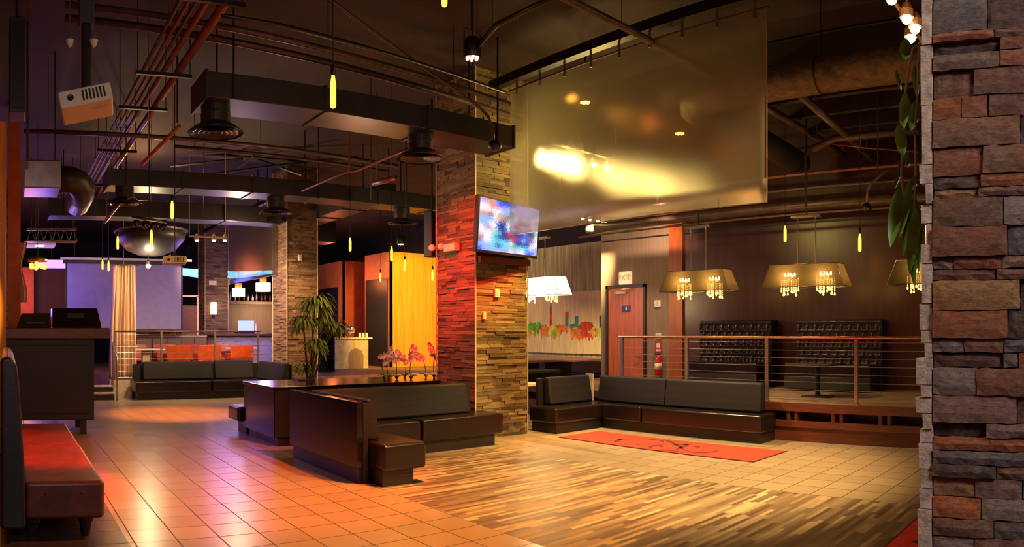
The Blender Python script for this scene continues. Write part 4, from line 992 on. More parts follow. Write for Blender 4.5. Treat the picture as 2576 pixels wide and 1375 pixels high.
# --- gauze panels
def gauze(X, y0, y1, z0, z1, label, ntab):
    t = thing('gauze_panel', label, 'panel', (X, (y0+y1)/2, z0))
    MB().sheet(lambda u, v: (X+.006*sin(u*31)*(1-v), y0+(y1-y0)*u, z0+(z1-z0)*v), 40, 8, (.001, 0, 0)).build('gauze', 'gauze', t, smooth=True)
    T([(X, y0-.02, z1), (X, y1+.02, z1)], .012, 6).build('top_rail', 'pipe', t); T([(X, y0, z0), (X, y1, z0)], .006, 5).build('hem_rod', 'steel', t)
    T([(X, y0, z0), (X, y0, z1)], .005, 5).build('edge_rod', 'bronze', t)
    for k in range(ntab):
        y = y0+.15+(y1-y0-.3)*k/(ntab-1); B(X-.012, X+.012, y-.01, y+.01, z1-.08, z1+.12).build('hook', 'chrome', t)
    return t
gauze(6.46, 3.50, 7.50, 2.95, 4.97, 'large sheer gauze panel hanging glowing in front of the lights, right of the television', 9)
gauze(6.40, 16.0, 19.7, 2.99, 4.78, 'smaller sheer gauze panel hanging far back left of the middle pillar', 6)
tag(B(6.36, 6.46, 15.6, 22.3, 4.86, 4.95).build('curtain_track', 'blackmetal'), 'dark track beam the rear gauze panel hangs from', 'track')
# --- lamps
def pendant(x, yt, yb, label, L=.26):
    d_ = L*F/(yb-yt); tp, bt_ = PD(x, yt, d_), PD(x, yb, d_)
    t = thing('edison_pendant', label, 'pendant lamp', (tp.x, tp.y, bt_.z), 'edison bulb pendants')
    k = L/.26; r = .024*k
    MB().lathe((tp.x, tp.y, bt_.z), [(.003, 0), (r*.8, .008), (r, .03*k), (r, .19*k), (r*.75, .225*k), (.014*k, .245*k), (.013*k, L)], 14).build('bulb', 'edison', t, smooth=True)
    MB().lathe((tp.x, tp.y, tp.z), [(.016*k, 0), (.02*k, .01), (.02*k, .075*k), (.006, .09*k)], 12).build('socket', 'blackmetal', t, smooth=True)
    T([(tp.x, tp.y, tp.z+.08), (tp.x, tp.y, ZC)], .004, 5).build('cord', 'black', t)
    B(tp.x-.002, tp.x+.002, tp.y-.002, tp.y+.002, bt_.z+.03, bt_.z+.2*k).build('filament', 'filament', t)
    light('POINT', (tp.x, tp.y, bt_.z-.06), 5.0, (255, 160, 60), .03, name='edison_light')
for a_ in ((838, 190, 273, 'large near edison pendant over the left tiled floor'), (1118, -64, 18, 'edison pendant at the top edge, its tip just showing'),
           (433, 505, 550, 'edison pendant over the rear sofa, brightest of the left group'), (381, 578, 618, 'edison pendant left of the ceiling projector at the rear'),
           (296, 594, 627, 'edison pendant above the rear drape, leftmost single one'), (258, 652, 678, 'left of the pair of small pendants above the rear screen'),
           (273, 655, 682, 'right of the pair of small pendants above the rear screen'), (881, 598, 632, 'edison pendant above the orange cabin'),
           (985, 620, 657, 'edison pendant at the corner of the ochre cabin'), (1018, 653, 680, 'edison pendant centred before the ochre wall'),
           (957, 685, 708, 'small edison pendant before the dark cabin doorway'), (1088, 678, 706, 'edison pendant just left of the red pillar face'),
           (1975, 568, 609, 'edison pendant left of the middle platform chandelier'), (2163, 588, 633, 'bright edison pendant right of the middle platform chandelier')):
    pendant(*a_)
def par(p, label, led, arm=None, aim=(0, 0, -1)):
    t = thing('stage_light', label, 'stage light', p); p = Vector(p)
    MB().lathe(p, [(.085, 0), (.09, .01), (.09, .16), (.06, .2), (.02, .21)], 20, 0, False).lathe(p, [(.085, .02), (.001, .02)], 20, 0, False).build('can', 'blackmetal', t, smooth=True)
    ld = MB()
    for k in range(7):
        rr = 0 if k == 6 else .052; ld.ball((p.x+rr*cos(k*pi/3), p.y+rr*sin(k*pi/3), p.z+.004), .018, 6)
    ld.build('leds', led, t, smooth=True)
    MB().tube([(p.x-.1, p.y, p.z+.1), (p.x-.1, p.y, p.z+.28), (p.x+.1, p.y, p.z+.28), (p.x+.1, p.y, p.z+.1)], .008, 6).tube([(p.x, p.y, p.z+.28), (p.x, p.y, ZC)], .014, 6).build('yoke', 'blackmetal', t)
P1 = PD(1188, 147, 7.0); P2 = PX(1472, 258, 7.1); P3 = PX(1710, 336, 8.3); P4 = Vector((1.9, 4.6, 4.4)); P5 = PD(1008, 614, 15.5)
par(P1, 'red stage light with seven leds high left of the gauze panel', 'led_red'); par(P2, 'yellow stage light seen through the gauze panel', 'led_amber'); par(P3, 'orange stage light seen through the right half of the gauze panel', 'led_orange')
par(P5, 'small pink-red stage light left of the red pillar face', 'led_red')
pipe([PD(1190, 128, 7.05), PD(1250, 62, 6.6), PD(1420, -20, 6.0)], .025, 'dark lighting bar above the red stage light', 'blackmetal', 'lighting_bar')
def track(p0, p1, heads, label, r=.05, nm='track_light'):
    t = thing(nm, label, 'track light', (Vector(p0)+Vector(p1))/2); p0, p1 = Vector(p0), Vector(p1)
    T([p0, p1], .02, 6).build('track', 'white', t)
    for q in (p0, p1): T([q, (q.x, q.y, ZC)], .008, 5).build('stem', 'white', t)
    for h in heads:
        h = Vector(h); MB().lathe(h, [(r*1.15, 0), (r*1.1, .05), (r*.6, .12), (.015, .14)], 12, 0, False).build('lamp_head', 'white', t, smooth=True)
        MB().ball((h.x, h.y, h.z), r*.85, 8).build('lamp', 'lamp_warm', t, smooth=True)
track((7.1, 7.3, 4.32), (8.5, 7.3, 4.32), [(7.2, 7.3, 4.16), (7.56, 7.3, 4.16), (7.98, 7.3, 4.16), (8.3, 7.3, 4.16)], 'row of four bright track lamps glowing through the gauze panel')
track((11.0, 10.5, 4.22), (12.0, 10.5, 4.22), [(11.12, 10.5, 4.06), (11.35, 10.5, 4.06), (11.6, 10.5, 4.06), (11.9, 10.5, 4.06)], 'short row of track lamps by the lower edge of the gauze panel', .04)
track((2.2+1.6, 14.4, 3.62), (4.6, 14.4, 3.62), [PY(495, 604, 14.4), PY(538, 604, 14.4), PY(566, 604, 14.4)], 'three small round spot bulbs on a bar left of the rear gauze panel', .045)
hq = [PD(2243, -2, 4.6), PD(2281, 48, 4.8), PD(2302, 72, 4.9), PD(2291, 96, 5.2)]
t = thing('track_light', 'cluster of bright gold track lamps at the top beside the nearest pillar', 'track light', hq[1])
T([PD(2225, -30, 4.6), PD(2320, 105, 5.2)], .014, 6).build('track', 'bronze', t)
for h in hq: MB().ball(h, .035, 8).build('lamp', 'lamp_warm', t, smooth=True); MB().lathe(h+Vector((0, 0, .03)), [(.05, -.02), (.05, .03), (.02, .08)], 10, 0, False).build('lamp_head', 'bronze', t)
T([PD(2281, 48, 4.8), (PD(2281, 48, 4.8).x, PD(2281, 48, 4.8).y, ZC)], .008, 5).build('stem', 'bronze', t)
q = PY(373, 668, 16.5); t = thing('spot_lamp', 'single bright white spot lamp hanging before the rear screen', 'lamp', q)
MB().ball(q, .06, 8).build('bulb', 'lamp_warm', t, smooth=True); MB().lathe(q, [(.07, .02), (.05, .1), (.02, .14)], 12, 0, False).build('housing', 'blackmetal', t); T([q+Vector((0, 0, .12)), (q.x, q.y, ZC)], .008, 5).build('stem', 'blackmetal', t)
# --- projectors
def projector(c, w, dpt, h, rz, tilt, label, pole_mat='blackmetal'):
    t = thing('projector', label, 'projector', c); BASE[t.name] = (0, 0, 0)
    B(-w/2, w/2, -dpt/2, dpt/2, -h/2, h/2).build('casing', 'white', t, bevel=.015, seg=3)
    vg = MB()
    for k in range(7): vg.box(-.02+k*.024, -.008+k*.024, -dpt/2-.003, -dpt/2, -h*.3, h*.32)
    vg.build('vent', 'blackmetal', t)
    MB().box(w*.1, w*.38, -dpt*.3, -dpt*.12, -h/2-.004, -h/2+.002).build('connector_plate', 'cream', t)
    lz = MB(); lz.lathe((0, 0, 0), [(.022, 0), (.022, .01), (.018, .012), (.001, .008)], 14, 0, False)
    lz.v = [(x-w*.28, -dpt/2-z, y) for x, y, z in lz.v]; lz.build('lens', 'blackmetal', t)
    tr = c+Vector((0, 0, 0))
    t.rotation_euler = (radians(tilt[0]), radians(tilt[1]), radians(rz))
    m = thing('projector_mount', label.replace('projector', 'pole holding the projector'), 'mount', (c.x, c.y, c.z+h/2))
    if 'upper left' in label: B(c.x-.05, c.x+.05, c.y-.05, c.y+.05, 3.72, 4.2).build('cable_box', 'black', m)
    T([(c.x, c.y, c.z+h/2), (c.x, c.y, ZC)], .035 if 'upper left' in label else .012, 10).build('pole', pole_mat, m)
    B(c.x-.08, c.x+.08, c.y-.08, c.y+.08, c.z+h/2+.005, c.z+h/2+.03).build('plate', pole_mat, m)
c_ = PD(217, 262, 4.9)
projector(c_, .36, .30, .12, -8, (-6, -11), 'white projector tilted down at upper left, lit orange from below')
projector(PD(439, 655, 11.4), .37, .3, .12, -10, (0, 0), 'cream projector hanging level at the rear above the screen')
for i, x in enumerate((176, 236)):
    a_ = PD(x, 108, 4.85); t = thing('ceiling_nozzle', ('left', 'right')[i]+' small pinkish fitting beside the near projector pole', 'fitting', a_)
    MB().lathe(a_, [(.008, -.03), (.02, -.01), (.03, .02), (.008, .03)], 10).build('fitting', 'cream', t); T([a_, (a_.x, a_.y, ZC)], .005, 5).build('rod', 'pipe', t)

# ================================================================ REAR OF THE ROOM
t = thing('sectional_sofa', 'rear black L-shaped sofa against the far platform, left of the middle pillar', 'sofa', (4.5, 16.5, 0))
B(3.0, 4.86, 16.28, 16.95, .17, .44).build('seat', 'leather', t, bevel=.035, seg=3); B(4.885, 6.35, 16.28, 16.95, .17, .44).build('seat', 'leather', t, bevel=.035, seg=3)
B(5.75, 6.35, 15.0, 16.26, .17, .44).build('seat', 'leather', t, bevel=.035, seg=3)
B(3.08, 6.3, 16.4, 16.95, 0, .17).build('base', 'kick', t); B(5.82, 6.3, 15.1, 16.4, 0, .17).build('base', 'kick', t)
backs(MB(), 3.28, 5.06, 16.76, .45, .88, .08, .2).build('back_cushion', 'fabric', t, bevel=.03, seg=3); backs(MB(), 5.1, 6.12, 16.76, .45, .9, .08, .2).build('back_cushion', 'fabric', t, bevel=.03, seg=3)
backx(6.14, 6.36, 15.05, 16.74, .45, .88, .1).build('back_cushion', 'fabric', t, bevel=.03, seg=3)
B(3.05, 6.3, 16.97, 17.02, 0, .82).build('back_panel', 'black', t); B(6.37, 6.41, 15.02, 16.95, 0, .84).build('back_panel', 'black', t)
# projection screen
a_, b_ = PY(169, 829, 20), PY(455, 667, 20)
t = thing('projection_screen', 'large pale violet projection screen behind the cream drape', 'screen', (a_.x, 20, a_.z))
B(a_.x, b_.x, 19.99, 20.0, a_.z, b_.z).build('fabric', 'screen', t); B(a_.x-.12, b_.x+.12, 19.9, 20.06, b_.z, b_.z+.12).build('housing', 'black', t)
B(a_.x-.2, b_.x+.3, 19.88, 19.9, b_.z+.1, b_.z+.16).build('housing_trim', 'white', t)
B(a_.x-.05, a_.x, 19.98, 20.0, a_.z, b_.z).build('border', 'black', t); B(b_.x, b_.x+.05, 19.98, 20.0, a_.z, b_.z).build('border', 'black', t); T([(a_.x, 19.99, a_.z), (b_.x, 19.99, a_.z)], .025, 6).build('bottom_bar', 'steel', t)
for xx in (a_.x+.2, b_.x-.2): T([(xx, 19.98, b_.z+.12), (xx, 19.98, ZC)], .012, 5).build('hanger', 'pipe', t)
# drape
t = thing('gathered_drape', 'cream gathered drape hanging to the floor behind the rear railing', 'curtain', (2.95, 17.7, .42))
def dr(u, v):
    x0 = 2.57+.13*v**1.5; x1 = 3.29-.04*v; w = (1-.5*v)
    return (x0+(x1-x0)*u+.012*sin(u*50+v*3), 17.7+.07*w*sin(u*2*pi*7+1.2*sin(3*v))+.02*sin(u*60), .43+2.87*v)
MB().sheet(dr, 110, 24, (0, .006, 0)).build('cloth', 'drape', t, smooth=True)
T([(2.6, 17.7, 3.3), (3.35, 17.7, 3.3)], .015, 6).build('rod', 'pipe', t); T([(2.95, 17.7, 3.3), (2.95, 17.7, ZC)], .01, 5).build('hanger', 'pipe', t)
t = thing('gathered_drape', 'thin peach cloth swag hanging at the far left edge', 'curtain', PD(50, 760, 12.6))
c_ = PD(48, 0, 13.0)
def d2(u, v):
    z = 2.15+1.1*v; w = .055+.10*abs(sin(pi*(v*1.1+.35)))**2; return (c_.x+w*(u-.5)*2, 13.0+.03*sin(u*22), z)
MB().sheet(d2, 30, 20, (0, .005, 0)).build('cloth', 'drape', t, smooth=True); T([(c_.x, 13, 3.2), (c_.x, 13, ZC)], .006, 5).build('hanger', 'pipe', t)
# globe cluster
c_ = PD(95, 668, 13.5); t = thing('globe_chandelier', 'cluster of amber glass globes lit at the far left', 'chandelier', c_)
for k in range(7):
    a = 2*pi*k/7; MB().ball((c_.x+.13*cos(a), c_.y+.13*sin(a), c_.z-.03+.05*(k % 2)), .045, 8).build('globe', 'edison', t, smooth=True)
MB().ball(c_+Vector((0, 0, .02)), .03, 8).build('bulb', 'lamp_warm', t, smooth=True)
MB().lathe(c_, [(.19, .08), (.19, .12), (.03, .18)], 16, 0, False).build('frame', 'bronze', t); T([c_+Vector((0, 0, .15)), (c_.x, c_.y, ZC)], .006, 5).build('cord', 'black', t)
# left rear backdrop
struct('wall_rear_left', B(.88, 2.1, 24.0, 24.2, .41, 3.9), 'ledger_far')
struct('wall_rear_orange', B(-1.6, .88, 23.0, 23.2, 0, 3.7), 'orangewall')
t = thing('led_cove', 'violet glowing ceiling cove at the far left above the screen edge', 'light strip', (1.6, 22, 3.7)); B(.9, 2.0, 22.0, 22.1, 3.6, 3.85).build('strip', 'led_violet', t); T([(1.4, 22.05, 3.85), (1.4, 22.05, ZC)], .01, 5).build('hanger', 'pipe', t)
t = thing('led_cove', 'pale lit ceiling raft above the amber globes', 'light strip', PD(90, 612, 18)); q = PD(90, 612, 18)
B(q.x-.3, q.x+.5, 17.8, 18.6, q.z-.05, q.z+.03).build('raft', 'drape', t); B(q.x, q.x+.2, 17.9, 18.1, q.z-.07, q.z-.05).build('lamp', 'lamp_soft', t); T([(q.x, 18.2, q.z), (q.x, 18.2, ZC)], .01, 5).build('hanger', 'pipe', t)
# truss
t = thing('lighting_truss', 'blue-lit lattice lighting truss at upper left', 'truss', PD(125, 605, 16))
a_, b_ = PD(68, 605, 16), PD(195, 605, 16); zt_ = a_.z+.28; tb = MB()
for z in (a_.z, zt_):
    for yy in (a_.y, a_.y+.25): tb.tube([(a_.x, yy, z), (b_.x, yy, z)], .018, 6)
n = 6
for k in range(n):
    xa, xb = a_.x+(b_.x-a_.x)*k/n, a_.x+(b_.x-a_.x)*(k+1)/n; tb.tube([(xa, a_.y, a_.z), ((xa+xb)/2, a_.y, zt_), (xb, a_.y, a_.z)], .010, 5)
tb.build('lattice', 'steel', t)
for xx in (a_.x+.1, b_.x-.1): T([(xx, a_.y, zt_), (xx, a_.y, ZC)], .01, 5).build('hanger', 'pipe', t)
t = thing('ceiling_dome', 'large dark round dome with pale rim hung over the rear platform', 'ceiling fixture', (3.45, 16.7, 3.42))
MB().lathe((3.45, 16.7, 3.42), [(.02, .0), (.3, .03), (.6, .16), (.8, .38), (.88, .6), (.86, .6), (.78, .4), (.58, .19), (.02, .03)], 36, 0, False).build('bowl', 'duct', t, smooth=True)
MB().lathe((3.45, 16.7, 4.0), [(.86, 0), (.90, 0), (.90, .04), (.86, .04), (.86, 0)], 36, 0, False).build('rim', 'steel', t); T([(3.45, 16.7, 3.45), (3.45, 16.7, ZC)], .02, 6).build('stem', 'pipe', t)
t = thing('lighting_bar', 'black lighting bar with small moving heads left of the dome', 'stage light', PD(375, 552, 12)); a_, b_ = PD(332, 545, 12), PD(420, 558, 12)
T([a_, b_], .025, 6).build('bar', 'blackmetal', t)
for k in range(4):
    q = a_.lerp(b_, (k+.5)/4); MB().ball(q+Vector((0, 0, -.1)), .07, 8).build('lamp_head', 'blackmetal', t, smooth=True)
T([a_.lerp(b_, .5), Vector((a_.lerp(b_, .5).x, a_.lerp(b_, .5).y, ZC))], .012, 5).build('stem', 'blackmetal', t)
# low partition and slatted booth
t = thing('low_partition', 'low grey panelled partition behind the orange chairs', 'partition', (4.9, 20.6, .41))
B(3.84, 5.98, 20.6, 20.7, .41, 1.46).build('panel', 'greywall', t); B(3.84, 5.98, 20.56, 20.72, 1.46, 1.50).build('cap', 'cream', t)
for xx in (4.3, 4.75, 5.2, 5.6): B(xx-.01, xx+.01, 20.585, 20.6, .45, 1.44).build('batten', 'kick', t)
t = thing('slatted_booth', 'brown slatted booth side with white frame right of the screen', 'booth', (5.4, 21, .41))
B(5.3, 5.78, 21.0, 21.6, .41, 2.42).build('slats', 'slats', t); B(5.78, 5.83, 20.97, 21.02, 1.5, 2.7).build('frame_post', 'white', t); B(5.3, 5.83, 20.97, 21.02, 2.68, 2.73).build('frame_top', 'white', t)
q = PY(436, 846, 20.65); t = thing('table_lamp', 'small red shaded lamp on the grey partition', 'lamp', (q.x, 20.65, 1.5)); MB().lathe((q.x, 20.65, 1.5), [(.10, 0), (.05, .12), (.03, .14)], 14).build('shade', 'redpaint', t)
# chairs
def chair():
    t = thing('orange_chair', 'tmp', 'chair', (0, 0, 0)); BASE[t.name] = (0, 0, 0)
    MB().sheet(lambda u, v: (-.33+.66*u, -.28-.05*v+.04*(2*u-1)**2, .42+.42*v), 10, 6, (0, .04, 0)).build('backrest', 'orange', t, smooth=True, bevel=.01)
    B(-.33, .33, -.27, .28, .36, .44).build('seat', 'orange', t, bevel=.03)
    for s in (-1, 1):
        B(s*.31-.025, s*.31+.025, -.28, .25, .44, .62).build('armrest', 'orange', t, bevel=.015)
        for yy in (-.22, .22): T([(s*.28, yy, .36), (s*.3, yy*1.1, 0)], .016, 8).build('leg', 'chrome', t)
    return t
cs = [((4.55, 18.55), 0, 'orange chair with its back to the railing, nearest the drape'), ((5.42, 18.65), 0, 'orange chair with its back to the railing, middle one'), ((6.3, 18.5), 0, 'orange chair with its back to the railing, nearest the middle pillar'),
      ((4.62, 20.1), pi, 'orange chair facing the room behind the white table near the drape'), ((5.42, 20.15), pi*1.05, 'orange chair facing the room between the two white tables'), ((6.22, 20.0), pi*.95, 'orange chair facing the room beside the bar'), ((3.75, 20.1), pi, 'orange chair facing the room, seen right of the drape')]
c0 = chair()
for i, ((x, y), rz, lb) in enumerate(cs):
    o = c0 if i == 0 else dup(c0, (0, 0, 0)); o.location = (x, y, .41); o.rotation_euler = (0, 0, rz); o['label'] = lb; o['group'] = 'orange chairs on the rear platform'
for i, (x0, x1, yy, lb) in enumerate([(3.2, 4.15, 18.2, 'white table on the rear platform right beside the drape'), (6.2, 7.2, 19.35, 'white table on the rear platform in front of the bar'), (4.95, 5.15, 19.3, 'slim white table between the orange chairs')]):
    t = thing('white_table', lb, 'table', ((x0+x1)/2, yy, .41), 'white tables on the rear platform'); B(x0, x1, yy, yy+.6, 1.12, 1.16).build('tabletop', 'white', t, bevel=.005, seg=1)
    B(x0+(x1-x0)*.4, x0+(x1-x0)*.6, yy+.2, yy+.4, .41, 1.12).build('pedestal', 'cream', t)
# bar
t = thing('bar_counter', 'bar counter with violet-lit tiled front right of the farthest pillar', 'bar', (8, 21.6, .41))
B(6.5, 9.8, 21.4, 22.3, .41, 1.48).build('front', 'screen', t); B(6.42, 9.9, 21.2, 22.35, 1.48, 1.56).build('countertop', 'counter', t, bevel=.01, seg=1)
til = MB()
for r in range(7):
    for k in range(16): til.box(6.52+k*.2+(r % 2)*.06, 6.52+k*.2+.17+(r % 2)*.06, 21.37+.02*((k*7+r*3) % 3)/2, 21.4, .45+r*.145, .45+r*.145+.12)
til.build('tile_front', 'screen', t)
t = thing('cash_register', 'till with bright blue-violet screen on the bar', 'till', (7.3, 21.8, 1.56)); a_, b_ = PY(600, 832, 21.8), PY(639, 806, 21.8)
B(a_.x, b_.x, 21.8, 21.86, 1.64, b_.z).build('screen', 'till', t); B(a_.x-.03, b_.x+.03, 21.8, 22.1, 1.56, 1.64).build('base', 'blackmetal', t)
q = PY(644, 832, 21.8); tag(MB().lathe((q.x, 21.8, 1.56), [(.04, 0), (.045, .02), (.04, .2), (.015, .28), (.015, .34)], 12).build('bottle', 'glass_white', smooth=True), 'white bottle standing beside the till on the bar', 'bottle')
struct('wall_back_bar', B(7.26, 10.9, 24.6, 24.8, .41, 2.62), 'greywall')
t = thing('bottle_shelf', 'long shelf of bottles on top of the grey back bar', 'shelf', (8.9, 24.3, 2.6)); B(7.26, 10.8, 24.2, 24.65, 2.62, 2.72).build('board', 'greywall', t)
bw = ['bottle', 'bottle_clear', 'glass_white', 'bottle']; bl = None; protos = []
for k in range(4):
    h = (.3, .34, .26, .3)[k]; r = (.04, .036, .045, .034)[k]
    protos.append(MB().lathe((0, 0, 0), [(r*.9, 0), (r, .01), (r, h*.6), (r*.35, h*.75), (r*.33, h)], 10).build('bottle', bw[k], smooth=True, loc=(0, 0, 0)))
nam = ['amber bottle', 'pale bottle', 'white bottle', 'small amber bottle']; first = [True]*4
for i in range(18):
    x = 7.45+i*.17; k = (i*3+i//4) % 4; o = protos[k] if first[k] else dup(protos[k], (0, 0, 0)); first[k] = False; o.location = (x, 24.32+.05*(i % 2), 2.72)
    tag(o, nam[k]+' on the back-bar shelf, '+('left end', 'left part', 'middle', 'right part')[min(3, i//5)]+' of the row', 'bottle', nam[k]+'s, '+('left end', 'left part', 'middle', 'right part')[min(3, i//5)]+' of the back-bar shelf')
for i, (x, y, w, lb) in enumerate([(600, 735, .42, 'left glowing drum lamp over the bar'), (662, 722, .5, 'right glowing drum lamp over the bar')]):
    q = PY(x, y, 22.0); t = thing('drum_lamp', lb, 'pendant lamp', q, 'drum lamps over the bar')
    MB().lathe((q.x, q.y, q.z), [(w/2, -.14), (w/2, .14)], 24, 0, False).lathe((q.x, q.y, q.z), [(w/2-.005, .14), (w/2-.005, -.14)], 24, 0, False).build('shade', 'lamp_soft', t, smooth=True)
    B(q.x-.09, q.x+.09, q.y-.09, q.y+.09, q.z+.16, q.z+.3).build('cap', 'mgold', t); T([q+Vector((0, 0, .1)), (q.x, q.y, ZC)], .008, 5).build('cord', 'black', t)
    MB().ball(q, .04, 6).build('bulb', 'lamp_warm', t)
t = thing('led_cove', 'cyan and violet glowing ceiling cove over the bar', 'light strip', (7.8, 25, 3.6))
MB().prism([(6.0, 3.72), (7.0, 3.6), (8.6, 3.62), (10.2, 3.88), (9.8, 3.95), (8.4, 3.86), (7.0, 3.9), (6.0, 3.95)], 'y', 25.0, 25.1).build('strip', 'led_cyan', t)
for xx in (6.6, 9.4): T([(xx, 25.05, 3.85), (xx, 25.05, ZC)], .01, 5).build('hanger', 'pipe', t)
# cabins
c2 = MB().box(12.37, 14.6, 20.6, 20.75, 0, 4.34)
cabin = struct('wall_ochre_cabin', c2, 'yellowwall')
struct('wall_ochre_cabin_side', B(12.36, 12.5, 20.6, 22.3, 0, 4.34).box(12.335, 12.36, 20.68, 22.2, 0, 3.45, 1), ['peach', 'doorframe'])
struct('wall_orange_cabin', B(12.37, 14.6, 24.1, 24.25, 0, 4.33), 'orangewall')
struct('wall_orange_cabin_side', B(12.35, 12.5, 24.1, 27.5, 3.35, 4.33).box(12.35, 12.5, 24.1, 24.4, 0, 3.35).box(12.45, 12.5, 24.4, 27.5, 0, 3.35, 1), ['peach', 'bluewall'])
struct('trim_4', B(12.3, 14.6, 20.5, 20.6, 0, .12), 'black')
t = thing('service_counter', 'pale freestanding counter with a dark arch panel between the cabins', 'counter', (10.9, 20.5, 0))
B(10.26, 11.5, 20.5, 21.1, .2, 1.38).build('body', 'cream', t, bevel=.01, seg=1); B(10.2, 11.62, 20.44, 21.15, 1.38, 1.43).build('countertop', 'white', t); B(10.5, 11.4, 20.6, 21.0, 0, .2).build('plinth', 'black', t)
MB().prism([(10.75, .3), (11.3, .3), (11.3, .85), (11.22, 1.0), (11.03, 1.08), (10.83, 1.0), (10.75, .85)], 'y', 20.485, 20.5).build('arch_panel', 'greywall', t)
t = thing('open_shelf', 'black open shelf unit left of the pale service counter', 'shelf', (9.1, 19, 0))
s_ = MB()
for z in (.05, .42, .79, 1.16, 1.55): s_.box(8.95, 9.5, 19.0, 19.4, z, z+.03)
s_.box(8.95, 8.98, 19, 19.4, 0, 1.58).box(9.47, 9.5, 19, 19.4, 0, 1.58).box(8.95, 9.5, 19.38, 19.4, 0, 1.58); s_.build('carcass', 'black', t)
q = PY(885, 828, 20.7); t = thing('desk_lamp', 'silver desk lamp on the pale service counter', 'lamp', (q.x, 20.75, 1.43))
b_ = MB(); b_.ball((q.x, 20.75, 1.68), .13, 10, 0, 1.2); b_.build('head', 'chrome', t, smooth=True); T([(q.x+.1, 20.75, 1.43), (q.x+.12, 20.75, 1.6)], .015, 6).build('stem', 'blackmetal', t); MB().lathe((q.x+.1, 20.75, 1.43), [(.1, 0), (.1, .02)], 12).build('base', 'blackmetal', t)
q = PY(915, 828, 20.8)
for i in range(3): tag(MB().lathe((q.x-.15+.13*i, 20.8, 1.43), [(.04, 0), (.05, .02), (.045, .13), (.05, .15)], 10).build('glass_jar', 'glass_white', smooth=True), ('left', 'middle', 'right')[i]+' of three pale jars on the service counter', 'jar', 'jars on the service counter')

# ================================================================ LIGHT
W = bpy.data.worlds.new('world'); S.world = W; W.use_nodes = True
W.node_tree.nodes['Background'].inputs[0].default_value = lin((152, 126, 116)); W.node_tree.nodes['Background'].inputs[1].default_value = .5
WARM = (255, 214, 150)
for h in ((7.2, 7.3, 4.05), (7.56, 7.3, 4.05), (7.98, 7.3, 4.05), (8.3, 7.3, 4.05)): light('POINT', h, 24, (255, 216, 120), .06, name='track_glow')
light('SPOT', (8.3, 7.3, 4.0), 900, WARM, .06, (8.9, 6.2, 0), 85, .8, 'track_spot')
light('SPOT', (7.1, 6.9, 3.9), 650, (255, 196, 84), .05, (7.05, 8.3, .6), 62, .8, 'track_spot')
light('SPOT', (11.2, 10.4, 3.9), 1900, (255, 222, 150), .06, (14.5, 14.5, 1.9), 100, .8, 'track_spot')
light('SPOT', (11.0, 8.4, 4.4), 420, (255, 205, 165), .06, (12.1, 9.7, 1.8), 100, 1, 'track_spot')
PA = Vector((5.2, 3.2, 5.0)); PB = Vector((6.1, 1.8, 5.0)); PR = Vector((1.7, 4.2, 4.9))
par(PA, 'added amber stage light over the wood floor, out of view', 'led_amber'); par(PB, 'added warm stage light out of view over the right side of the wood floor', 'led_amber'); par(PR, 'red stage light above the left bench', 'led_red')  # first two are added out of view to light the wood floor
light('SPOT', PA+Vector((0, 0, -.06)), 1500, (255, 160, 50), .05, (3.9, 5.7, 0), 58, .8, 'colour_spot')
light('SPOT', PB+Vector((0, 0, -.06)), 3000, (255, 212, 138), .06, (6.7, 5.0, 0), 66, .9, 'colour_spot')
light('SPOT', P1+Vector((0, 0, -.05)), 1050, (255, 108, 48), .05, (2.4, 7.4, 0), 66, .6, 'colour_spot')
light('SPOT', P1+Vector((-.3, 0, -.05)), 520, (255, 158, 92), .05, (1.9, 5.6, 0), 66, .8, 'colour_spot')
light('SPOT', P1+Vector((-.1, 0, -.05)), 2300, (255, 34, 22), .05, (6.46, 8.8, 2.6), 31, .8, 'colour_spot')
light('SPOT', PR+Vector((0, 0, -.06)), 7500, (255, 44, 12), .04, (.38, 7.0, .45), 24, .6, 'colour_spot')
light('SPOT', (3.2, 12.9, 4.0), 1500, (255, 140, 56), .05, (3.3, 13.5, 0), 46, .8, 'colour_spot')
light('SPOT', (.6, 8.6, 4.3), 260, (120, 80, 255), .05, (3.6, 9.7, .4), 26, .7, 'colour_spot')  # added violet spot without a fixture, tints the planter's end panel
for y in (4.88-.34, 4.88+.3, 6.98-.34, 6.98+.3, 2.72): light('POINT', (10.35, y, 2.5), 17, (255, 205, 130), .05, name='chandelier_light')
light('POINT', (9.6, 10.25, 2.2), 40, (255, 215, 150), .08, name='chandelier_light')
light('POINT', (.55, 18.6, 2.7), 130, (120, 110, 255), .7, name='rear_violet'); light('POINT', (5.9, 17.9, 2.6), 60, (170, 130, 255), .7, name='rear_violet')
light('POINT', (8.0, 20.2, 2.4), 70, (110, 100, 255), .5, name='bar_violet'); light('POINT', (9, 23.6, 2.3), 50, (255, 210, 150), .1, name='bar_lamp')
q = PY(373, 668, 16.3); light('POINT', q, 90, (255, 225, 170), .08, name='rear_spot')
light('SPOT', (4.2, 14.5, 3.5), 350, (255, 210, 140), .12, (4.6, 17.5, .4), 90, .8, 'rear_spot'); light('SPOT', (4.9, 14.5, 3.5), 500, (255, 205, 140), .12, (7.0, 17, 1.5), 80, .8, 'rear_spot')
light('SPOT', (5.4, 13.0, 3.6), 300, (255, 190, 120), .1, (7.2, 15.5, 1.2), 60, .8, 'rear_spot')
light('SPOT', (11.0, 17.5, 4.2), 1300, (255, 190, 70), .06, (13.4, 20.6, 1.8), 80, .5, 'cabin_spot'); light('POINT', (11.2, 22.6, 3.4), 60, (255, 130, 70), .1, name='cabin_lamp')
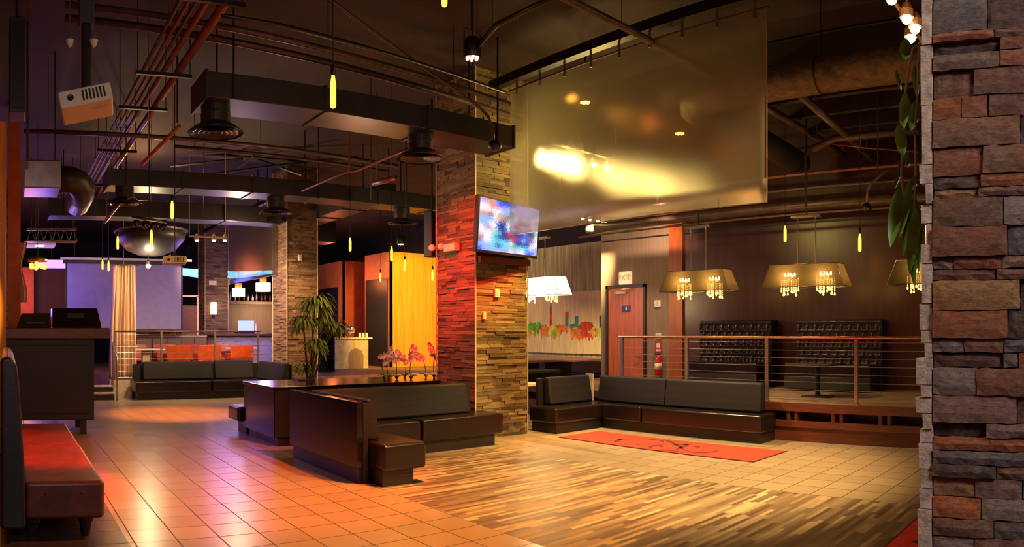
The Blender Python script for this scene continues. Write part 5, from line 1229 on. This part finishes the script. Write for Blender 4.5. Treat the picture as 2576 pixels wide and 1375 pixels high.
q = PY(600, 610, 15.2); light('POINT', q, 90, (255, 215, 160), .05, name='rear_track_glow'); light('SPOT', (4.6, 17.6, 4.6), 500, (255, 200, 150), .1, (7.0, 22.4, 1.8), 40, .8, 'rear_spot')  # the spot is added to brighten the farthest pillar
light('POINT', (.6, 21.5, 2.8), 70, (255, 150, 80), .2, name='rear_amber')
light('SPOT', (-.3, 7.6, 4.6), 1600, (255, 190, 40), .04, (-.66, 9.4, 2.0), 22, .2, 'left_spot')
light('SPOT', (.9, 2.4, 4.6), 170, (255, 220, 170), .08, (1.72, .5, 1.95), 30, .6, 'vine_spot')  # added unseen spot that brightens the vine leaves
light('AREA', (.2, -1.7, 3.6), 60, (255, 232, 222), .8, (1.7, .4, 1.6), name='entry_fill')  # added unseen area light behind the camera, brightens the nearest pillar
light('POINT', PD(2281, 60, 4.4), 25, (255, 205, 120), .05, name='gold_track_lamp')
light('POINT', (3.0, 15.4, 4.9), 60, (255, 190, 130), .2, name='roof_bay_lamp')
light('SPOT', (5.1, 8.75, 4.0), 330, (255, 40, 28), .05, (6.46, 8.8, 1.5), 56, .8, 'pillar_spot')  # added red spot without a fixture, reddens the lower pillar face
light('POINT', (4.9, 8.9, 3.0), 45, (255, 190, 140), .3, name='room_fill')  # added fill without a fixture, brightens the orchids and planter

# ================================================================ CAMERA: stitched panorama, cylindrical projection
cd = bpy.data.cameras.new('camera'); cam = bpy.data.objects.new('camera', cd); COL.objects.link(cam); S.camera = cam
cam.location = (0, 0, EH); cam.rotation_euler = (pi/2, 0, -(1288-VX)/F)
cd.type = 'PANO'; cd.panorama_type = 'CENTRAL_CYLINDRICAL'
hu = 1288/F
cd.central_cylindrical_range_u_min = -hu; cd.central_cylindrical_range_u_max = hu
cd.central_cylindrical_range_v_min = -(1375-HY)/F; cd.central_cylindrical_range_v_max = HY/F
cd.central_cylindrical_radius = 1.0
cd.clip_start = .05; cd.clip_end = 200
S.view_settings.view_transform = 'Standard'; S.view_settings.look = 'None'; S.view_settings.exposure = .45; S.view_settings.gamma = 1.0
try: S.view_settings.use_curve_mapping = False
except Exception: pass
try:
    S.cycles.use_denoising = True; S.cycles.use_adaptive_sampling = True; S.cycles.adaptive_threshold = .02; S.cycles.max_bounces = 7; S.cycles.transparent_max_bounces = 12; S.cycles.sample_clamp_indirect = 4.0; S.cycles.caustics_reflective = False; S.cycles.caustics_refractive = False
except Exception: pass
